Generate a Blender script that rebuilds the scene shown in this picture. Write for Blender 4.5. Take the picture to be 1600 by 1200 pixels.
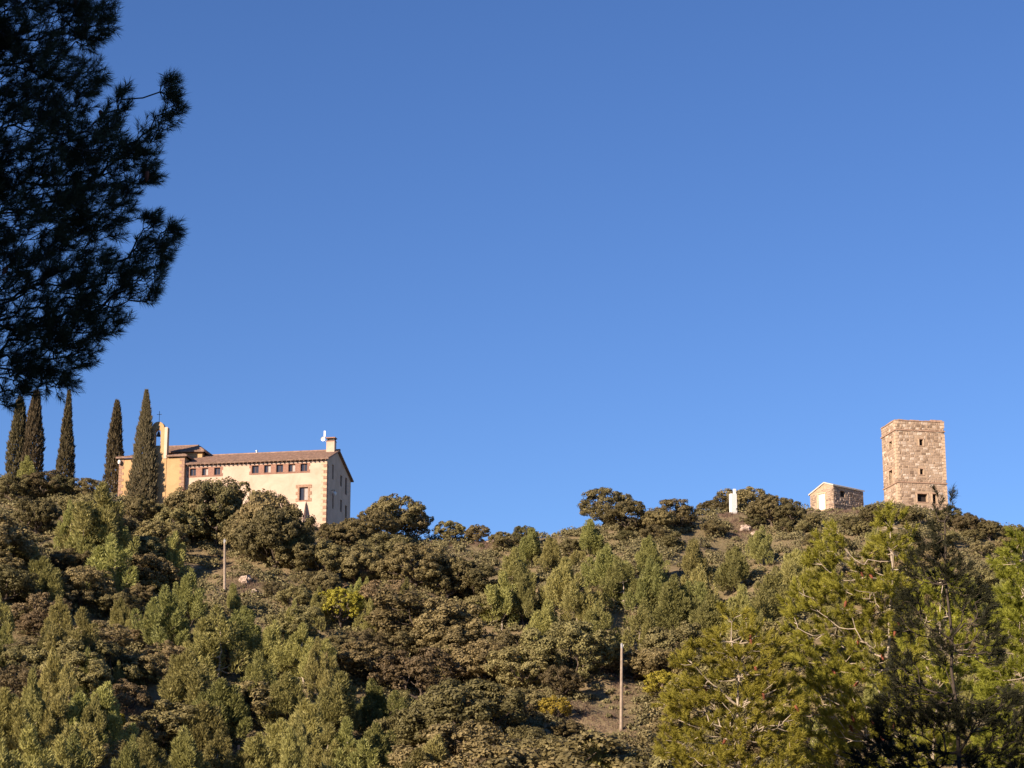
import bpy, bmesh, math, random
import numpy as np
from mathutils import Vector, Matrix
R = math.radians
rng = np.random.default_rng(7)
random.seed(7)
scene = bpy.context.scene
for o in list(bpy.data.objects): bpy.data.objects.remove(o)
col = scene.collection

# ------------------------------------------------------------------ camera, sky, sun, exposure
FPX, PITCH = 3400.0, math.atan(850 / 3400.0)          # focal length in photo pixels (1600 wide)
cam_d = bpy.data.cameras.new('camera'); cam = bpy.data.objects.new('camera', cam_d); col.objects.link(cam)
cam_d.sensor_width = 36; cam_d.lens = 36 * FPX / 1600
cam_d.clip_start = 0.1; cam_d.clip_end = 6000
cam.location = (0, 0, 0); cam.rotation_euler = (math.pi / 2 + PITCH, 0, 0)
scene.camera = cam

SUN_AZ, SUN_EL = 43.0, 20.0                            # degrees left of straight behind the camera, elevation
world = bpy.data.worlds.new('World'); scene.world = world; world.use_nodes = True
wn = world.node_tree; bg = wn.nodes['Background']
sky = wn.nodes.new('ShaderNodeTexSky'); sky.sky_type = 'NISHITA'; sky.sun_disc = False
sky.sun_elevation = R(SUN_EL); sky.sun_rotation = R(180 + SUN_AZ)
sky.altitude = 300; sky.air_density = 0.8; sky.dust_density = 0.0; sky.ozone_density = 4.0
hsv = wn.nodes.new('ShaderNodeHueSaturation'); hsv.inputs['Saturation'].default_value = 1.10; hsv.inputs['Hue'].default_value = 0.510
wn.links.new(sky.outputs[0], hsv.inputs['Color']); wn.links.new(hsv.outputs[0], bg.inputs[0]); bg.inputs[1].default_value = 0.079

sun_d = bpy.data.lights.new('sun', 'SUN'); sun = bpy.data.objects.new('sun', sun_d); col.objects.link(sun)
sun_d.energy = 5.0; sun_d.angle = R(0.53); sun_d.color = (1.0, 0.81, 0.615)
SUNV = Vector((-math.sin(R(SUN_AZ)) * math.cos(R(SUN_EL)), -math.cos(R(SUN_AZ)) * math.cos(R(SUN_EL)), math.sin(R(SUN_EL))))
sun.rotation_euler = (-SUNV).to_track_quat('-Z', 'Y').to_euler()
scene.view_settings.view_transform = 'Standard'; scene.view_settings.look = 'None'
scene.view_settings.gamma = 1.0; scene.view_settings.exposure = 0.95
scene.view_settings.use_curve_mapping = False
scene.render.engine = 'CYCLES'
scene.cycles.max_bounces = 6; scene.cycles.transparent_max_bounces = 4

# ------------------------------------------------------------------ photo pixel -> direction
SP, CP = math.sin(PITCH), math.cos(PITCH)
def ray(x, y):
    u = (x - 800) / FPX; v = (600 - y) / FPX
    return Vector((u, CP - v * SP, SP + v * CP))
def at(x, y, Y):
    d = ray(x, y); return d * (Y / d.y)
def project(p):
    dep = p[1] * CP + p[2] * SP; up = -p[1] * SP + p[2] * CP
    return 800 + FPX * p[0] / dep, 600 - FPX * up / dep

# ------------------------------------------------------------------ materials
def mat(name):
    m = bpy.data.materials.new(name); m.use_nodes = True
    nt = m.node_tree; b = nt.nodes['Principled BSDF']
    b.inputs['Roughness'].default_value = 0.85
    b.inputs['Specular IOR Level'].default_value = 0.25
    return m, nt, b
def nd(nt, t, **kw):
    n = nt.nodes.new(t)
    for k, v in kw.items(): setattr(n, k, v)
    return n
def ramp(nt, fac, stops):
    r = nd(nt, 'ShaderNodeValToRGB'); e = r.color_ramp.elements
    while len(e) < len(stops): e.new(0.5)
    for i, (p, c) in enumerate(stops): e[i].position = p; e[i].color = (*c, 1)
    nt.links.new(fac, r.inputs[0]); return r.outputs[0]
def noise(nt, scale, detail=4, rough=0.6, coord='Object', dist=0.0):
    tc = nd(nt, 'ShaderNodeTexCoord'); n = nd(nt, 'ShaderNodeTexNoise')
    n.inputs['Scale'].default_value = scale; n.inputs['Detail'].default_value = detail
    n.inputs['Roughness'].default_value = rough; n.inputs['Distortion'].default_value = dist
    nt.links.new(tc.outputs[coord], n.inputs['Vector']); return n.outputs['Fac']
def mixc(nt, fac, a, b, blend='MIX'):
    m = nd(nt, 'ShaderNodeMix', data_type='RGBA', blend_type=blend)
    for s, v in ((m.inputs[0], fac), (m.inputs[6], a), (m.inputs[7], b)):
        if isinstance(v, (int, float)): s.default_value = v
        elif isinstance(v, tuple): s.default_value = (*v, 1)
        else: nt.links.new(v, s)
    return m.outputs[2]
def bump(nt, b, h, strength=0.5, dist=0.02):
    n = nd(nt, 'ShaderNodeBump'); n.inputs['Strength'].default_value = strength; n.inputs['Distance'].default_value = dist
    nt.links.new(h, n.inputs['Height']); nt.links.new(n.outputs[0], b.inputs['Normal'])

def leaf_mat(name, c0, c1, c2, trans=0.25, vary=0.35):
    m, nt, b = mat(name)
    geo = nd(nt, 'ShaderNodeNewGeometry'); oi = nd(nt, 'ShaderNodeObjectInfo')
    c = ramp(nt, geo.outputs['Random Per Island'], [(0.0, c0), (0.55, c1), (1.0, c2)])
    n = noise(nt, 0.9, 2)
    c = mixc(nt, n, c, c0)
    hs = nd(nt, 'ShaderNodeHueSaturation')
    mh = nd(nt, 'ShaderNodeMapRange'); mh.inputs[3].default_value = 0.478; mh.inputs[4].default_value = 0.515
    mv = nd(nt, 'ShaderNodeMapRange'); mv.inputs[3].default_value = 1 - vary; mv.inputs[4].default_value = 1 + vary
    ms = nd(nt, 'ShaderNodeMath', operation='FRACT'); mm = nd(nt, 'ShaderNodeMath', operation='MULTIPLY'); mm.inputs[1].default_value = 7.31
    nt.links.new(oi.outputs['Random'], mm.inputs[0]); nt.links.new(mm.outputs[0], ms.inputs[0])
    nt.links.new(oi.outputs['Random'], mh.inputs[0]); nt.links.new(ms.outputs[0], mv.inputs[0])
    nt.links.new(mh.outputs[0], hs.inputs['Hue']); nt.links.new(mv.outputs[0], hs.inputs['Value']); nt.links.new(c, hs.inputs['Color'])
    col_o = hs.outputs[0]
    nt.links.new(col_o, b.inputs['Base Color']); b.inputs['Roughness'].default_value = 0.62
    tr = nd(nt, 'ShaderNodeBsdfTranslucent'); nt.links.new(col_o, tr.inputs[0])
    mx = nd(nt, 'ShaderNodeMixShader'); mx.inputs[0].default_value = trans
    nt.links.new(b.outputs[0], mx.inputs[1]); nt.links.new(tr.outputs[0], mx.inputs[2])
    nt.links.new(mx.outputs[0], nt.nodes['Material Output'].inputs['Surface'])
    return m
M = {}
M['oak'] = leaf_mat('oak leaf', (.128, .108, .046), (.235, .20, .085), (.365, .31, .135), .20)
M['oak_brown'] = leaf_mat('brown oak leaf', (.138, .110, .054), (.25, .198, .096), (.37, .295, .15), .20)
M['oak_yellow'] = leaf_mat('yellow autumn leaf', (.27, .235, .03), (.44, .385, .05), (.58, .50, .09), .3, .03)
M['hill_pine'] = leaf_mat('hill pine needle', (.21, .205, .065), (.38, .365, .125), (.53, .50, .20), .30)
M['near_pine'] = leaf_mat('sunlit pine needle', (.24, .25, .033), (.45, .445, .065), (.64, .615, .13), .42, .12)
M['deep_shade_pine'] = leaf_mat('pine needle', (.018, .020, .009), (.030, .032, .014), (.046, .047, .02), .10, .15)  # needles darkened in colour to carry the shade on this pine
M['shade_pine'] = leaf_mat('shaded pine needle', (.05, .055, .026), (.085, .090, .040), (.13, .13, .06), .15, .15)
M['cypress'] = leaf_mat('cypress leaf', (.055, .045, .021), (.105, .085, .040), (.165, .132, .064), .05, .12)
M['scrub'] = leaf_mat('scrub leaf', (.115, .10, .048), (.20, .175, .082), (.30, .255, .125), .15)
M['twig_brush'] = leaf_mat('dry brush twig', (.16, .11, .075), (.26, .18, .125), (.36, .26, .18), .1)

def bark(name, a, b_, scale=6):
    m, nt, b = mat(name); n = noise(nt, scale, 5, .65)
    nt.links.new(ramp(nt, n, [(.3, a), (.7, b_)]), b.inputs['Base Color']); bump(nt, b, n, .6, .02); return m
M['bark'] = bark('grey brown bark', (.06, .045, .035), (.17, .13, .10))
M['bark_pale'] = bark('pale pine bark', (.26, .21, .16), (.52, .44, .35), 3)
M['bark_shade'] = bark('shaded pine bark', (.035, .028, .022), (.09, .07, .055))  # pine bark with the shade put into its colour, for the shaded pines
M['pole_wood'] = bark('weathered pole wood', (.22, .17, .13), (.40, .32, .25), 3)

m, nt, b = mat('hillside earth'); M['earth'] = m
n1 = noise(nt, .12, 6, .6); n2 = noise(nt, 1.7, 5, .7)
c1 = ramp(nt, n1, [(.3, (.13, .11, .052)), (.5, (.21, .16, .085)), (.7, (.30, .215, .13))])
c2 = ramp(nt, n2, [(.3, (.11, .09, .042)), (.62, (.28, .215, .125)), (.8, (.40, .31, .20))])
nt.links.new(mixc(nt, .5, c1, c2), b.inputs['Base Color']); bump(nt, b, n2, .8, .25)

def plaster(name, base, stain, dark):
    m, nt, b = mat(name)
    n1 = noise(nt, .55, 6, .7, dist=.6); n2 = noise(nt, 4.0, 5, .7)
    c = ramp(nt, n1, [(.32, stain), (.55, base), (.75, tuple(min(1, v * 1.1) for v in base))])
    c = mixc(nt, ramp(nt, n2, [(.25, (.55,) * 3), (.42, (0,) * 3)]), c, dark)
    nt.links.new(c, b.inputs['Base Color']); bump(nt, b, n2, .35, .03); b.inputs['Roughness'].default_value = .95
    return m
M['plaster'] = plaster('cream lime plaster', (.55, .415, .32), (.46, .34, .255), (.37, .265, .19))
M['ochre'] = plaster('ochre lime plaster', (.49, .32, .165), (.42, .265, .13), (.33, .20, .10))
M['cream'] = plaster('pale limewash band', (.60, .46, .37), (.54, .41, .32), (.44, .32, .24))
def simple(name, c, rough=.8, vary=.25, scale=5, metal=0):
    m, nt, b = mat(name); n = noise(nt, scale, 4, .65)
    nt.links.new(ramp(nt, n, [(.3, tuple(v * (1 - vary) for v in c)), (.7, tuple(min(1, v * (1 + vary)) for v in c))]), b.inputs['Base Color'])
    b.inputs['Roughness'].default_value = rough; b.inputs['Metallic'].default_value = metal; bump(nt, b, n, .3, .01); return m
def island(name, stops, rough=.9, scale=7):
    m, nt, b = mat(name); g = nd(nt, 'ShaderNodeNewGeometry'); n = noise(nt, scale, 5, .7)
    c = ramp(nt, g.outputs['Random Per Island'], stops)
    c = mixc(nt, n, c, mixc(nt, .62, c, (.10, .07, .05)))
    nt.links.new(c, b.inputs['Base Color']); bump(nt, b, n, .6, .02); b.inputs['Roughness'].default_value = rough; return m
M['brick'] = simple('pink brick surround', (.30, .165, .12), .9, .3, 9)
M['quoin'] = simple('reddish quoin stone', (.33, .205, .14), .9, .3, 6)
M['quoin_lt'] = simple('cream quoin stone', (.52, .38, .26), .9, .25, 6)
M['course'] = simple('weathered brown course', (.36, .235, .165), .9, .3, 4)
M['tile'] = simple('weathered terracotta tile', (.26, .17, .13), .9, .4, 3)
M['wood'] = simple('dark window wood', (.16, .085, .055), .7, .3, 9)
M['white'] = simple('white paint', (.78, .76, .72), .5, .06, 9)
M['concrete'] = simple('pale concrete', (.52, .47, .40), .9, .15, 5)
M['metal'] = simple('galvanised metal', (.42, .42, .42), .45, .1, 9, .6)
M['iron'] = simple('dark iron', (.05, .045, .04), .6, .2, 9)
M['cone'] = simple('red brown pine cone', (.20, .065, .035), .8, .35, 12)
M['rock'] = simple('pale limestone', (.40, .31, .25), .95, .35, 2.2)
M['mortar'] = simple('lime mortar', (.40, .29, .20), .95, .25, 3)
M['rubble'] = island('rubble stone', [(0, (.24, .165, .115)), (.25, (.42, .305, .22)), (.7, (.52, .39, .29)), (1, (.78, .66, .54))])
M['hut_rubble'] = island('hut rubble stone', [(0, (.22, .16, .125)), (.4, (.38, .285, .22)), (1, (.55, .44, .36))])
m, nt, b = mat('dark window glass'); M['glass'] = m
b.inputs['Base Color'].default_value = (.035, .035, .045, 1); b.inputs['Roughness'].default_value = .12; b.inputs['Specular IOR Level'].default_value = .5
M['void'] = simple('dark interior', (.03, .022, .02), .9, .2)
M['curtain'] = simple('pale curtain behind glass', (.32, .28, .26), .4, .2)

# ------------------------------------------------------------------ mesh helpers
def from_arrays(name, V, F, material, parent=None, loc=None):
    """V (n,3); F list of (k,m) integer arrays"""
    me = bpy.data.meshes.new(name)
    V = np.asarray(V, np.float32); me.vertices.add(len(V)); me.vertices.foreach_set('co', V.ravel())
    loops = np.concatenate([f.ravel() for f in F]).astype(np.int32)
    sizes = np.concatenate([np.full(len(f), f.shape[1], np.int32) for f in F])
    starts = np.concatenate([[0], np.cumsum(sizes)[:-1]]).astype(np.int32)
    me.loops.add(len(loops)); me.loops.foreach_set('vertex_index', loops)
    me.polygons.add(len(sizes)); me.polygons.foreach_set('loop_start', starts)
    me.update(calc_edges=True); me.validate()
    me.materials.append(material)
    return me
def link(name, me, parent=None, loc=None):
    o = bpy.data.objects.new(name, me); col.objects.link(o)
    if parent: o.parent = parent
    if loc is not None: o.location = loc
    return o
class MB:
    def __init__(s): s.v = []; s.f = []
    def poly(s, pts):
        i = len(s.v); s.v += [tuple(p) for p in pts]; s.f.append(tuple(range(i, i + len(pts)))); return s
    def box(s, a, b, j=0.0):
        x0, y0, z0 = a; x1, y1, z1 = b
        P = [(x0, y0, z0), (x1, y0, z0), (x1, y1, z0), (x0, y1, z0), (x0, y0, z1), (x1, y0, z1), (x1, y1, z1), (x0, y1, z1)]
        if j: P = [tuple(c + random.uniform(-j, j) for c in p) for p in P]
        i = len(s.v); s.v += P
        s.f += [tuple(i + k for k in q) for q in ((3, 2, 1, 0), (4, 5, 6, 7), (0, 1, 5, 4), (1, 2, 6, 5), (2, 3, 7, 6), (3, 0, 4, 7))]
        return s
    def tube(s, pts, rad, n=8, cap=True):
        pts = [Vector(p) for p in pts]; i0 = len(s.v)
        for k, p in enumerate(pts):
            d = (pts[min(k + 1, len(pts) - 1)] - pts[max(k - 1, 0)]).normalized()
            a = d.orthogonal().normalized() if abs(d.z) < .9 else Vector((1, 0, 0)).cross(d).normalized(); b_ = d.cross(a)
            r = rad[k] if hasattr(rad, '__len__') else rad
            for q in range(n):
                t = 2 * math.pi * q / n; s.v.append(tuple(p + (a * math.cos(t) + b_ * math.sin(t)) * r))
        for k in range(len(pts) - 1):
            for q in range(n):
                a0 = i0 + k * n + q; a1 = i0 + k * n + (q + 1) % n; s.f.append((a0, a1, a1 + n, a0 + n))
        if cap:
            s.f.append(tuple(i0 + q for q in reversed(range(n)))); s.f.append(tuple(i0 + (len(pts) - 1) * n + q for q in range(n)))
        return s
    def lathe(s, prof, n=12, c=(0, 0, 0)):
        i0 = len(s.v)
        for r, z in prof:
            for q in range(n):
                t = 2 * math.pi * q / n; s.v.append((c[0] + r * math.cos(t), c[1] + r * math.sin(t), c[2] + z))
        for k in range(len(prof) - 1):
            for q in range(n):
                a0 = i0 + k * n + q; a1 = i0 + k * n + (q + 1) % n; s.f.append((a0, a1, a1 + n, a0 + n))
        return s
    def extrude(s, poly, fn, d0, d1):
        """poly list of (u,w), fn(u,w,d)->xyz"""
        n = len(poly); i = len(s.v)
        s.v += [tuple(fn(u, w, d0)) for u, w in poly] + [tuple(fn(u, w, d1)) for u, w in poly]
        s.f.append(tuple(range(i, i + n))); s.f.append(tuple(i + n + k for k in reversed(range(n))))
        for k in range(n):
            k2 = (k + 1) % n; s.f.append((i + k2, i + k, i + n + k, i + n + k2))
        return s
    def mesh(s, name, material):
        me = bpy.data.meshes.new(name); me.from_pydata(s.v, [], s.f); me.update(); me.materials.append(material)
        bm = bmesh.new(); bm.from_mesh(me); bmesh.ops.recalc_face_normals(bm, faces=bm.faces); bm.to_mesh(me); bm.free(); return me
    def build(s, name, material, parent=None, loc=None): return link(name, s.mesh(name, material), parent, loc)
def thing(name, label, cat, loc=(0, 0, 0), rz=0.0, group=None):
    o = bpy.data.objects.new(name, None); col.objects.link(o); o.location = loc; o.rotation_euler = (0, 0, rz)
    o.empty_display_size = .3
    o['label'] = label; o['category'] = cat
    if group: o['group'] = group
    return o

# ------------------------------------------------------------------ terrain
_rx = np.array([-400, 0, 100, 187, 290, 400, 511, 600, 690, 760, 850, 950, 1100, 1200, 1290, 1405, 1500, 1600, 2000], float)
_ry = np.array([745, 752, 764, 786, 806, 822, 830, 842, 848, 848, 842, 826, 806, 800, 803, 793, 816, 836, 900], float)
CREST = 236.0
_X = np.array([at(a, c, CREST).x for a, c in zip(_rx, _ry)]); _Z = np.array([at(a, c, CREST).z for a, c in zip(_rx, _ry)])
_xs = np.linspace(-140, 140, 561); _zs = np.interp(_xs, _X, _Z)
_k = np.exp(-np.linspace(-2, 2, 17) ** 2); _zs = np.convolve(np.pad(_zs, 8, mode='edge'), _k / _k.sum(), mode='valid')
_w = rng.uniform(0, 6.28, (14, 3))
def wob(x, y, L, seed):
    r = 0
    for i in range(5):
        a = _w[(seed * 3 + i) % 14]; th = a[0] + i * 1.3
        k = 2 * math.pi / (L * (0.6 + .25 * i))
        r = r + np.sin(k * (x * math.cos(th) + y * math.sin(th)) + a[1] + seed) / (1 + .35 * i)
    return r / 2.2
def terrain(x, y):
    x = np.asarray(x, float); y = np.asarray(y, float)
    xe = x * CREST / np.maximum(y, 120)               # ridge profile fans out with the view over the slope
    zr = np.interp(np.where(y > 120, xe, x), _xs, _zs)
    s = CREST - y
    down = np.where(s > 0, .455 * s - 1.6 * (1 - np.exp(-np.maximum(s, 0) / 3.5)), -.01 * s)
    back = np.where(s < -45, .25 * (-s - 45), 0)
    fade = np.clip(s / 14, 0, 1)
    hill = zr - down - back + fade * (1.3 * wob(x, y, 30, 1) + .5 * wob(x, y, 11, 2))
    b = np.interp(y, [-400, 10, 45, 60, 80, 130, 165, 400], [-1.7, -1.7, -1.6, -.8, .9, 5, 9, -30]) + .15 * wob(x, y, 9, 3) * np.clip((y - 8) / 20, 0, 1)
    z = np.logaddexp(hill * .6, b * .6) / .6
    # unseen hill added behind the camera, sized so its shade covers the nearest trees
    q = -(x * math.sin(R(SUN_AZ)) + y * math.cos(R(SUN_AZ)))
    t = np.clip((q - 14) / 101, 0, 1); t = .35 * t + .65 * t * t * (3 - 2 * t)
    z = z + 61 * t * (1 + .03 * wob(x, y, 60, 4))
    return z
def tz(x, y): return float(terrain(x, y))
def axis(segs):
    out = []
    for a, b_, st in segs: out += list(np.arange(a, b_, st))
    return np.array(out + [segs[-1][1]])
gx = axis([(-900, -200, 50), (-200, -75, 8), (-75, 75, 1.2), (75, 200, 8), (200, 900, 50)])
gy = axis([(-700, -160, 45), (-160, 10, 8), (10, 150, 4), (150, 265, 1.2), (265, 420, 10), (420, 1500, 90)])
GX, GY = np.meshgrid(gx, gy); GZ = terrain(GX, GY)
V = np.stack([GX, GY, GZ], -1).reshape(-1, 3); nx = len(gx); ny = len(gy)
I = (np.arange(ny - 1)[:, None] * nx + np.arange(nx - 1)[None]).ravel()
ground = link('hillside_ground', from_arrays('hillside_ground', V, [np.stack([I, I + 1, I + nx + 1, I + nx], 1)], M['earth']))
ground['kind'] = 'structure'; ground['label'] = 'dry brown earth of the scrub covered hill'
ground.data.polygons.foreach_set('use_smooth', np.ones(len(I), bool))

def place_top(x, y, h, y0=60.0):
    """ground point where a plant of height h has its top on this photo pixel's line of sight"""
    d = ray(x, y); Y = np.arange(y0, 330, .25); t = Y / d.y
    g = terrain(d.x * t, Y) + h - d.z * t
    i = np.argmax(g > 0)
    if not (g > 0).any(): return None
    return Vector((d.x * t[i], Y[i], float(terrain(d.x * t[i], Y[i]))))
def place_base(x, y): return place_top(x, y, 0.0)

# ------------------------------------------------------------------ building helpers
def frame_of(origin, rz):
    mat4 = Matrix.Translation(origin) @ Matrix.Rotation(rz, 4, 'Z'); inv = mat4.inverted()
    def onto(axis_, val, x, y):
        """photo pixel -> local point on the local plane axis_=val"""
        o = inv @ Vector((0, 0, 0)); d = inv.to_3x3() @ ray(x, y); k = 'xyz'.index(axis_)
        return o + d * ((val - o[k]) / d[k])
    return onto
def wall_panel(u0, u1, z0, z1, openings, depth, fn, cuts=()):
    """rectangular wall with real openings and reveals. fn(u,z,d): d = depth into the wall; cuts: (point, outward normal) in local space"""
    us = sorted({u0, u1, *[v for o in openings for v in (o[0], o[1])]}); zs = sorted({z0, z1, *[v for o in openings for v in (o[2], o[3])]})
    m = MB()
    for i in range(len(us) - 1):
        for k in range(len(zs) - 1):
            cu, cz = (us[i] + us[i + 1]) / 2, (zs[k] + zs[k + 1]) / 2
            if any(o[0] < cu < o[1] and o[2] < cz < o[3] for o in openings): continue
            m.poly([fn(us[i], zs[k], 0), fn(us[i + 1], zs[k], 0), fn(us[i + 1], zs[k + 1], 0), fn(us[i], zs[k + 1], 0)])
    for a, b_, c, d in openings:
        for (p, q) in (((a, c), (b_, c)), ((b_, c), (b_, d)), ((b_, d), (a, d)), ((a, d), (a, c))):
            m.poly([fn(*p, 0), fn(*q, 0), fn(*q, depth), fn(*p, depth)])
    return m
def finish_wall(m, name, material, parent, cuts=()):
    me = bpy.data.meshes.new(name); me.from_pydata(m.v, [], m.f); me.materials.append(material)
    bm = bmesh.new(); bm.from_mesh(me); bmesh.ops.remove_doubles(bm, verts=bm.verts, dist=1e-4)
    for co, no in cuts:
        bmesh.ops.bisect_plane(bm, geom=bm.verts[:] + bm.edges[:] + bm.faces[:], plane_co=co, plane_no=no, clear_outer=True)
    bmesh.ops.recalc_face_normals(bm, faces=bm.faces); bm.to_mesh(me); bm.free()
    return link(name, me, parent)
def tiled_roof(name, e0, e1, r1, r0, parent, thick=.1, period=.24):
    """barrel tiled slope between eave e0-e1 and ridge r0-r1, rows stepped, with a solid edge"""
    e0, e1, r1, r0 = map(Vector, (e0, e1, r1, r0)); L = (e1 - e0).length; H = ((r0 - e0).length + (r1 - e1).length) / 2
    n_ = (e1 - e0).cross(r0 - e0).normalized()
    if n_.z < 0: n_ = -n_
    nu = max(8, int(L / period * 4)); rows = max(2, int(H / .42)); V = []; F = []
    for k in range(rows):
        for (w, lift) in ((k / rows, .055), ((k + 1) / rows, .015)):
            for i in range(nu + 1):
                t = i / nu; p = (e0.lerp(e1, t)).lerp(r0.lerp(r1, t), w)
                V.append(tuple(p + n_ * (thick + lift + .055 * abs(math.sin(math.pi * t * L / period)))))
    for k in range(2 * rows - 1):
        for i in range(nu): a = k * (nu + 1) + i; F.append((a, a + 1, a + nu + 2, a + nu + 1))
    i0 = len(V); top = [V[0], V[nu], V[(2 * rows - 1) * (nu + 1) + nu], V[(2 * rows - 1) * (nu + 1)]]
    for p in (e0, e1, r1, r0): V.append(tuple(p))
    b0 = i0; F.append((b0 + 3, b0 + 2, b0 + 1, b0))
    for i in range(nu): 
        pass
    for i in range(nu + 1): V.append(tuple(e0.lerp(e1, i / nu)))
    s0 = i0 + 4
    for i in range(nu): F.append((s0 + i, s0 + i + 1, i + 1, i))
    for side in (0, nu):
        idx = [k * (nu + 1) + side for k in range(2 * rows)]
        F.append(tuple([b0 + (0 if side == 0 else 1)] + idx + [b0 + (3 if side == 0 else 2)]))
    me = bpy.data.meshes.new(name); me.from_pydata(V, [], F); me.materials.append(M['tile'])
    return link(name, me, parent)
def window(parent, rect, depth, fn, name='window', frame=M['wood'], pane=M['glass'], bars=1, sill=True, surround=None, sw=.16):
    """opening filled by a frame, glass panes and glazing bar; rect u0,u1,z0,z1 in wall coordinates"""
    a, b_, c, d = rect; w = bpy.data.objects.new(name, None); col.objects.link(w); w.parent = parent
    t = .07; m = MB()
    d0, d1 = depth - .09, depth - .02
    for (u0, u1, z0, z1) in ((a, a + t, c, d), (b_ - t, b_, c, d), (a + t, b_ - t, c, c + t), (a + t, b_ - t, d - t, d)):
        m.extrude([(u0, z0), (u1, z0), (u1, z1), (u0, z1)], fn, d0, d1)
    for k in range(bars):
        uc = a + (b_ - a) * (k + 1) / (bars + 1); m.extrude([(uc - .025, c + t), (uc + .025, c + t), (uc + .025, d - t), (uc - .025, d - t)], fn, d0 + .01, d1)
    m.build('frame', frame, w)
    edges = [a + t] + [a + (b_ - a) * (k + 1) / (bars + 1) for k in range(bars)] + [b_ - t]
    for k in range(bars + 1):
        e0, e1 = edges[k] + (.025 if k else 0), edges[k + 1] - (.025 if k < bars else 0)
        p = pane if not isinstance(pane, (list, tuple)) else pane[k % len(pane)]
        MB().extrude([(e0, c + t), (e1, c + t), (e1, d - t), (e0, d - t)], fn, depth - .05, depth - .035).build('pane', p, w)
    if sill:
        MB().extrude([(a - .06, c - .07), (b_ + .06, c - .07), (b_ + .06, c - .005), (a - .06, c - .005)], fn, -.07, .06).build('sill', M['brick'], w)
    return w

# ------------------------------------------------------------------ farmhouse
HZ = R(-11)
HO = at(511, 716, 240.0); HGZ = HO.z - 8.6
house = thing('farmhouse', 'long cream plastered farmhouse with tiled gable roof and brick-framed window rows', 'house', (HO.x, HO.y, HGZ), HZ)
on = frame_of(Vector((HO.x, HO.y, HGZ)), HZ)
EZ = on('y', 0, 511, 716).z                          # eave height at the front corner
HL = -on('y', 0, 283, 724).x                         # front wall length to the left
HD = on('x', 0, 548, 760).y                          # gable depth
rp = on('x', .25, 530.5, 705.5); RY, RZ = rp.y, rp.z   # ridge
be = on('x', .25, 551.5, 752); BY, BZ = be.y, be.z     # rear eave edge
fnF = lambda u, z, d: (u, d, z)                      # front wall plane y=0
fnG = lambda u, z, d: (-d, u, z)                     # gable plane x=0
def rectF(x0, y0, x1, y1):
    p, q = on('y', 0, x0, y1), on('y', 0, x1, y0); return (p.x, q.x, p.z, q.z)
def rectG(x0, y0, x1, y1):
    p, q = on('x', 0, x0, y1), on('x', 0, x1, y0); return (p.y, q.y, p.z, q.z)
row5 = [(393.5, 727.3, 404.5, 739.7), (412.5, 726.5, 423.5, 738.9), (431.5, 725.8, 442.5, 738.2), (450.5, 725, 461.5, 737.5), (469.5, 724.3, 480.5, 736.8)]
row3 = [(296.5, 732.2, 306.5, 744), (315.5, 731.2, 325.5, 743.2), (334.5, 730.3, 344.5, 742.2)]
opF = [rectF(*r) for r in row5 + row3]
for grp in (opF[:5], opF[5:]):                       # level each row exactly
    z0 = sum(g[2] for g in grp) / len(grp); z1 = sum(g[3] for g in grp) / len(grp)
    for i, g in enumerate(grp): grp[i] = (g[0], g[1], z0, z1)
    if len(grp) == 5: opF[:5] = grp
    else: opF[5:] = grp
balc = rectF(467.5, 761, 481.5, 782)
walls = finish_wall(wall_panel(-HL, 0, 0, EZ, opF + [balc], .28, fnF), 'front_wall', M['plaster'], house)
cutA = (Vector((0, 0, EZ + .02)), Vector((0, -(RZ - EZ), RY)).normalized())
cutB = (Vector((0, RY, RZ)), Vector((0, RZ - BZ, BY - RY)).normalized())
gw = [(518.8, 727, 521.6, 748), (531.5, 744, 534.6, 759), (539, 748, 542.5, 772), (518.8, 772, 521.6, 794), (531.3, 782, 534.4, 799), (538.8, 791, 542.2, 812)]
opG = [rectG(*r) for r in gw]
finish_wall(wall_panel(0, HD, 0, RZ + .1, opG, .28, fnG), 'gable_wall', M['plaster'], house, [cutA, cutB])
mb = MB(); mb.box((-HL, HD - .02, 0), (-.3, HD, BZ - .1)); mb.box((-HL, .3, 0), (-HL + .3, HD - .03, EZ)); mb.build('rear_wall', M['plaster'], house)
MB().box((-HL + .1, .6, .1), (-.6, .65, EZ - .1)).build('inner_partition', M['void'], house)
for i, r in enumerate(opF):
    window(house, r, .26, fnF, bars=1, pane=[M['glass'], M['curtain']] if i in (1, 3, 6) else M['glass'])
window(house, balc, .26, fnF, bars=1, pane=[M['glass'], M['curtain']])
for r in opG: window(house, r, .26, fnG, bars=0, sill=False, pane=M['void'])
def surround(r_list, pad_l, pad_t, pad_b, proud, fn, material, parent, name='brick_surround'):
    a = min(r[0] for r in r_list) - pad_l; b_ = max(r[1] for r in r_list) + pad_l
    c = r_list[0][2]; d = r_list[0][3]; rs = sorted(r_list)
    pc = [(a, b_, d, d + pad_t), (a, b_, c - pad_b, c)]
    us = [a] + [v for r in rs for v in (r[0], r[1])] + [b_]
    for k in range(0, len(us), 2): pc.append((us[k], us[k + 1], c, d))
    for k, (u0, u1, z0, z1) in enumerate(pc):
        MB().extrude([(u0, z0), (u1, z0), (u1, z1), (u0, z1)], fn, -proud, .03).build(name, material, parent)
    return a, b_, c - pad_b, d + pad_t
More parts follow.
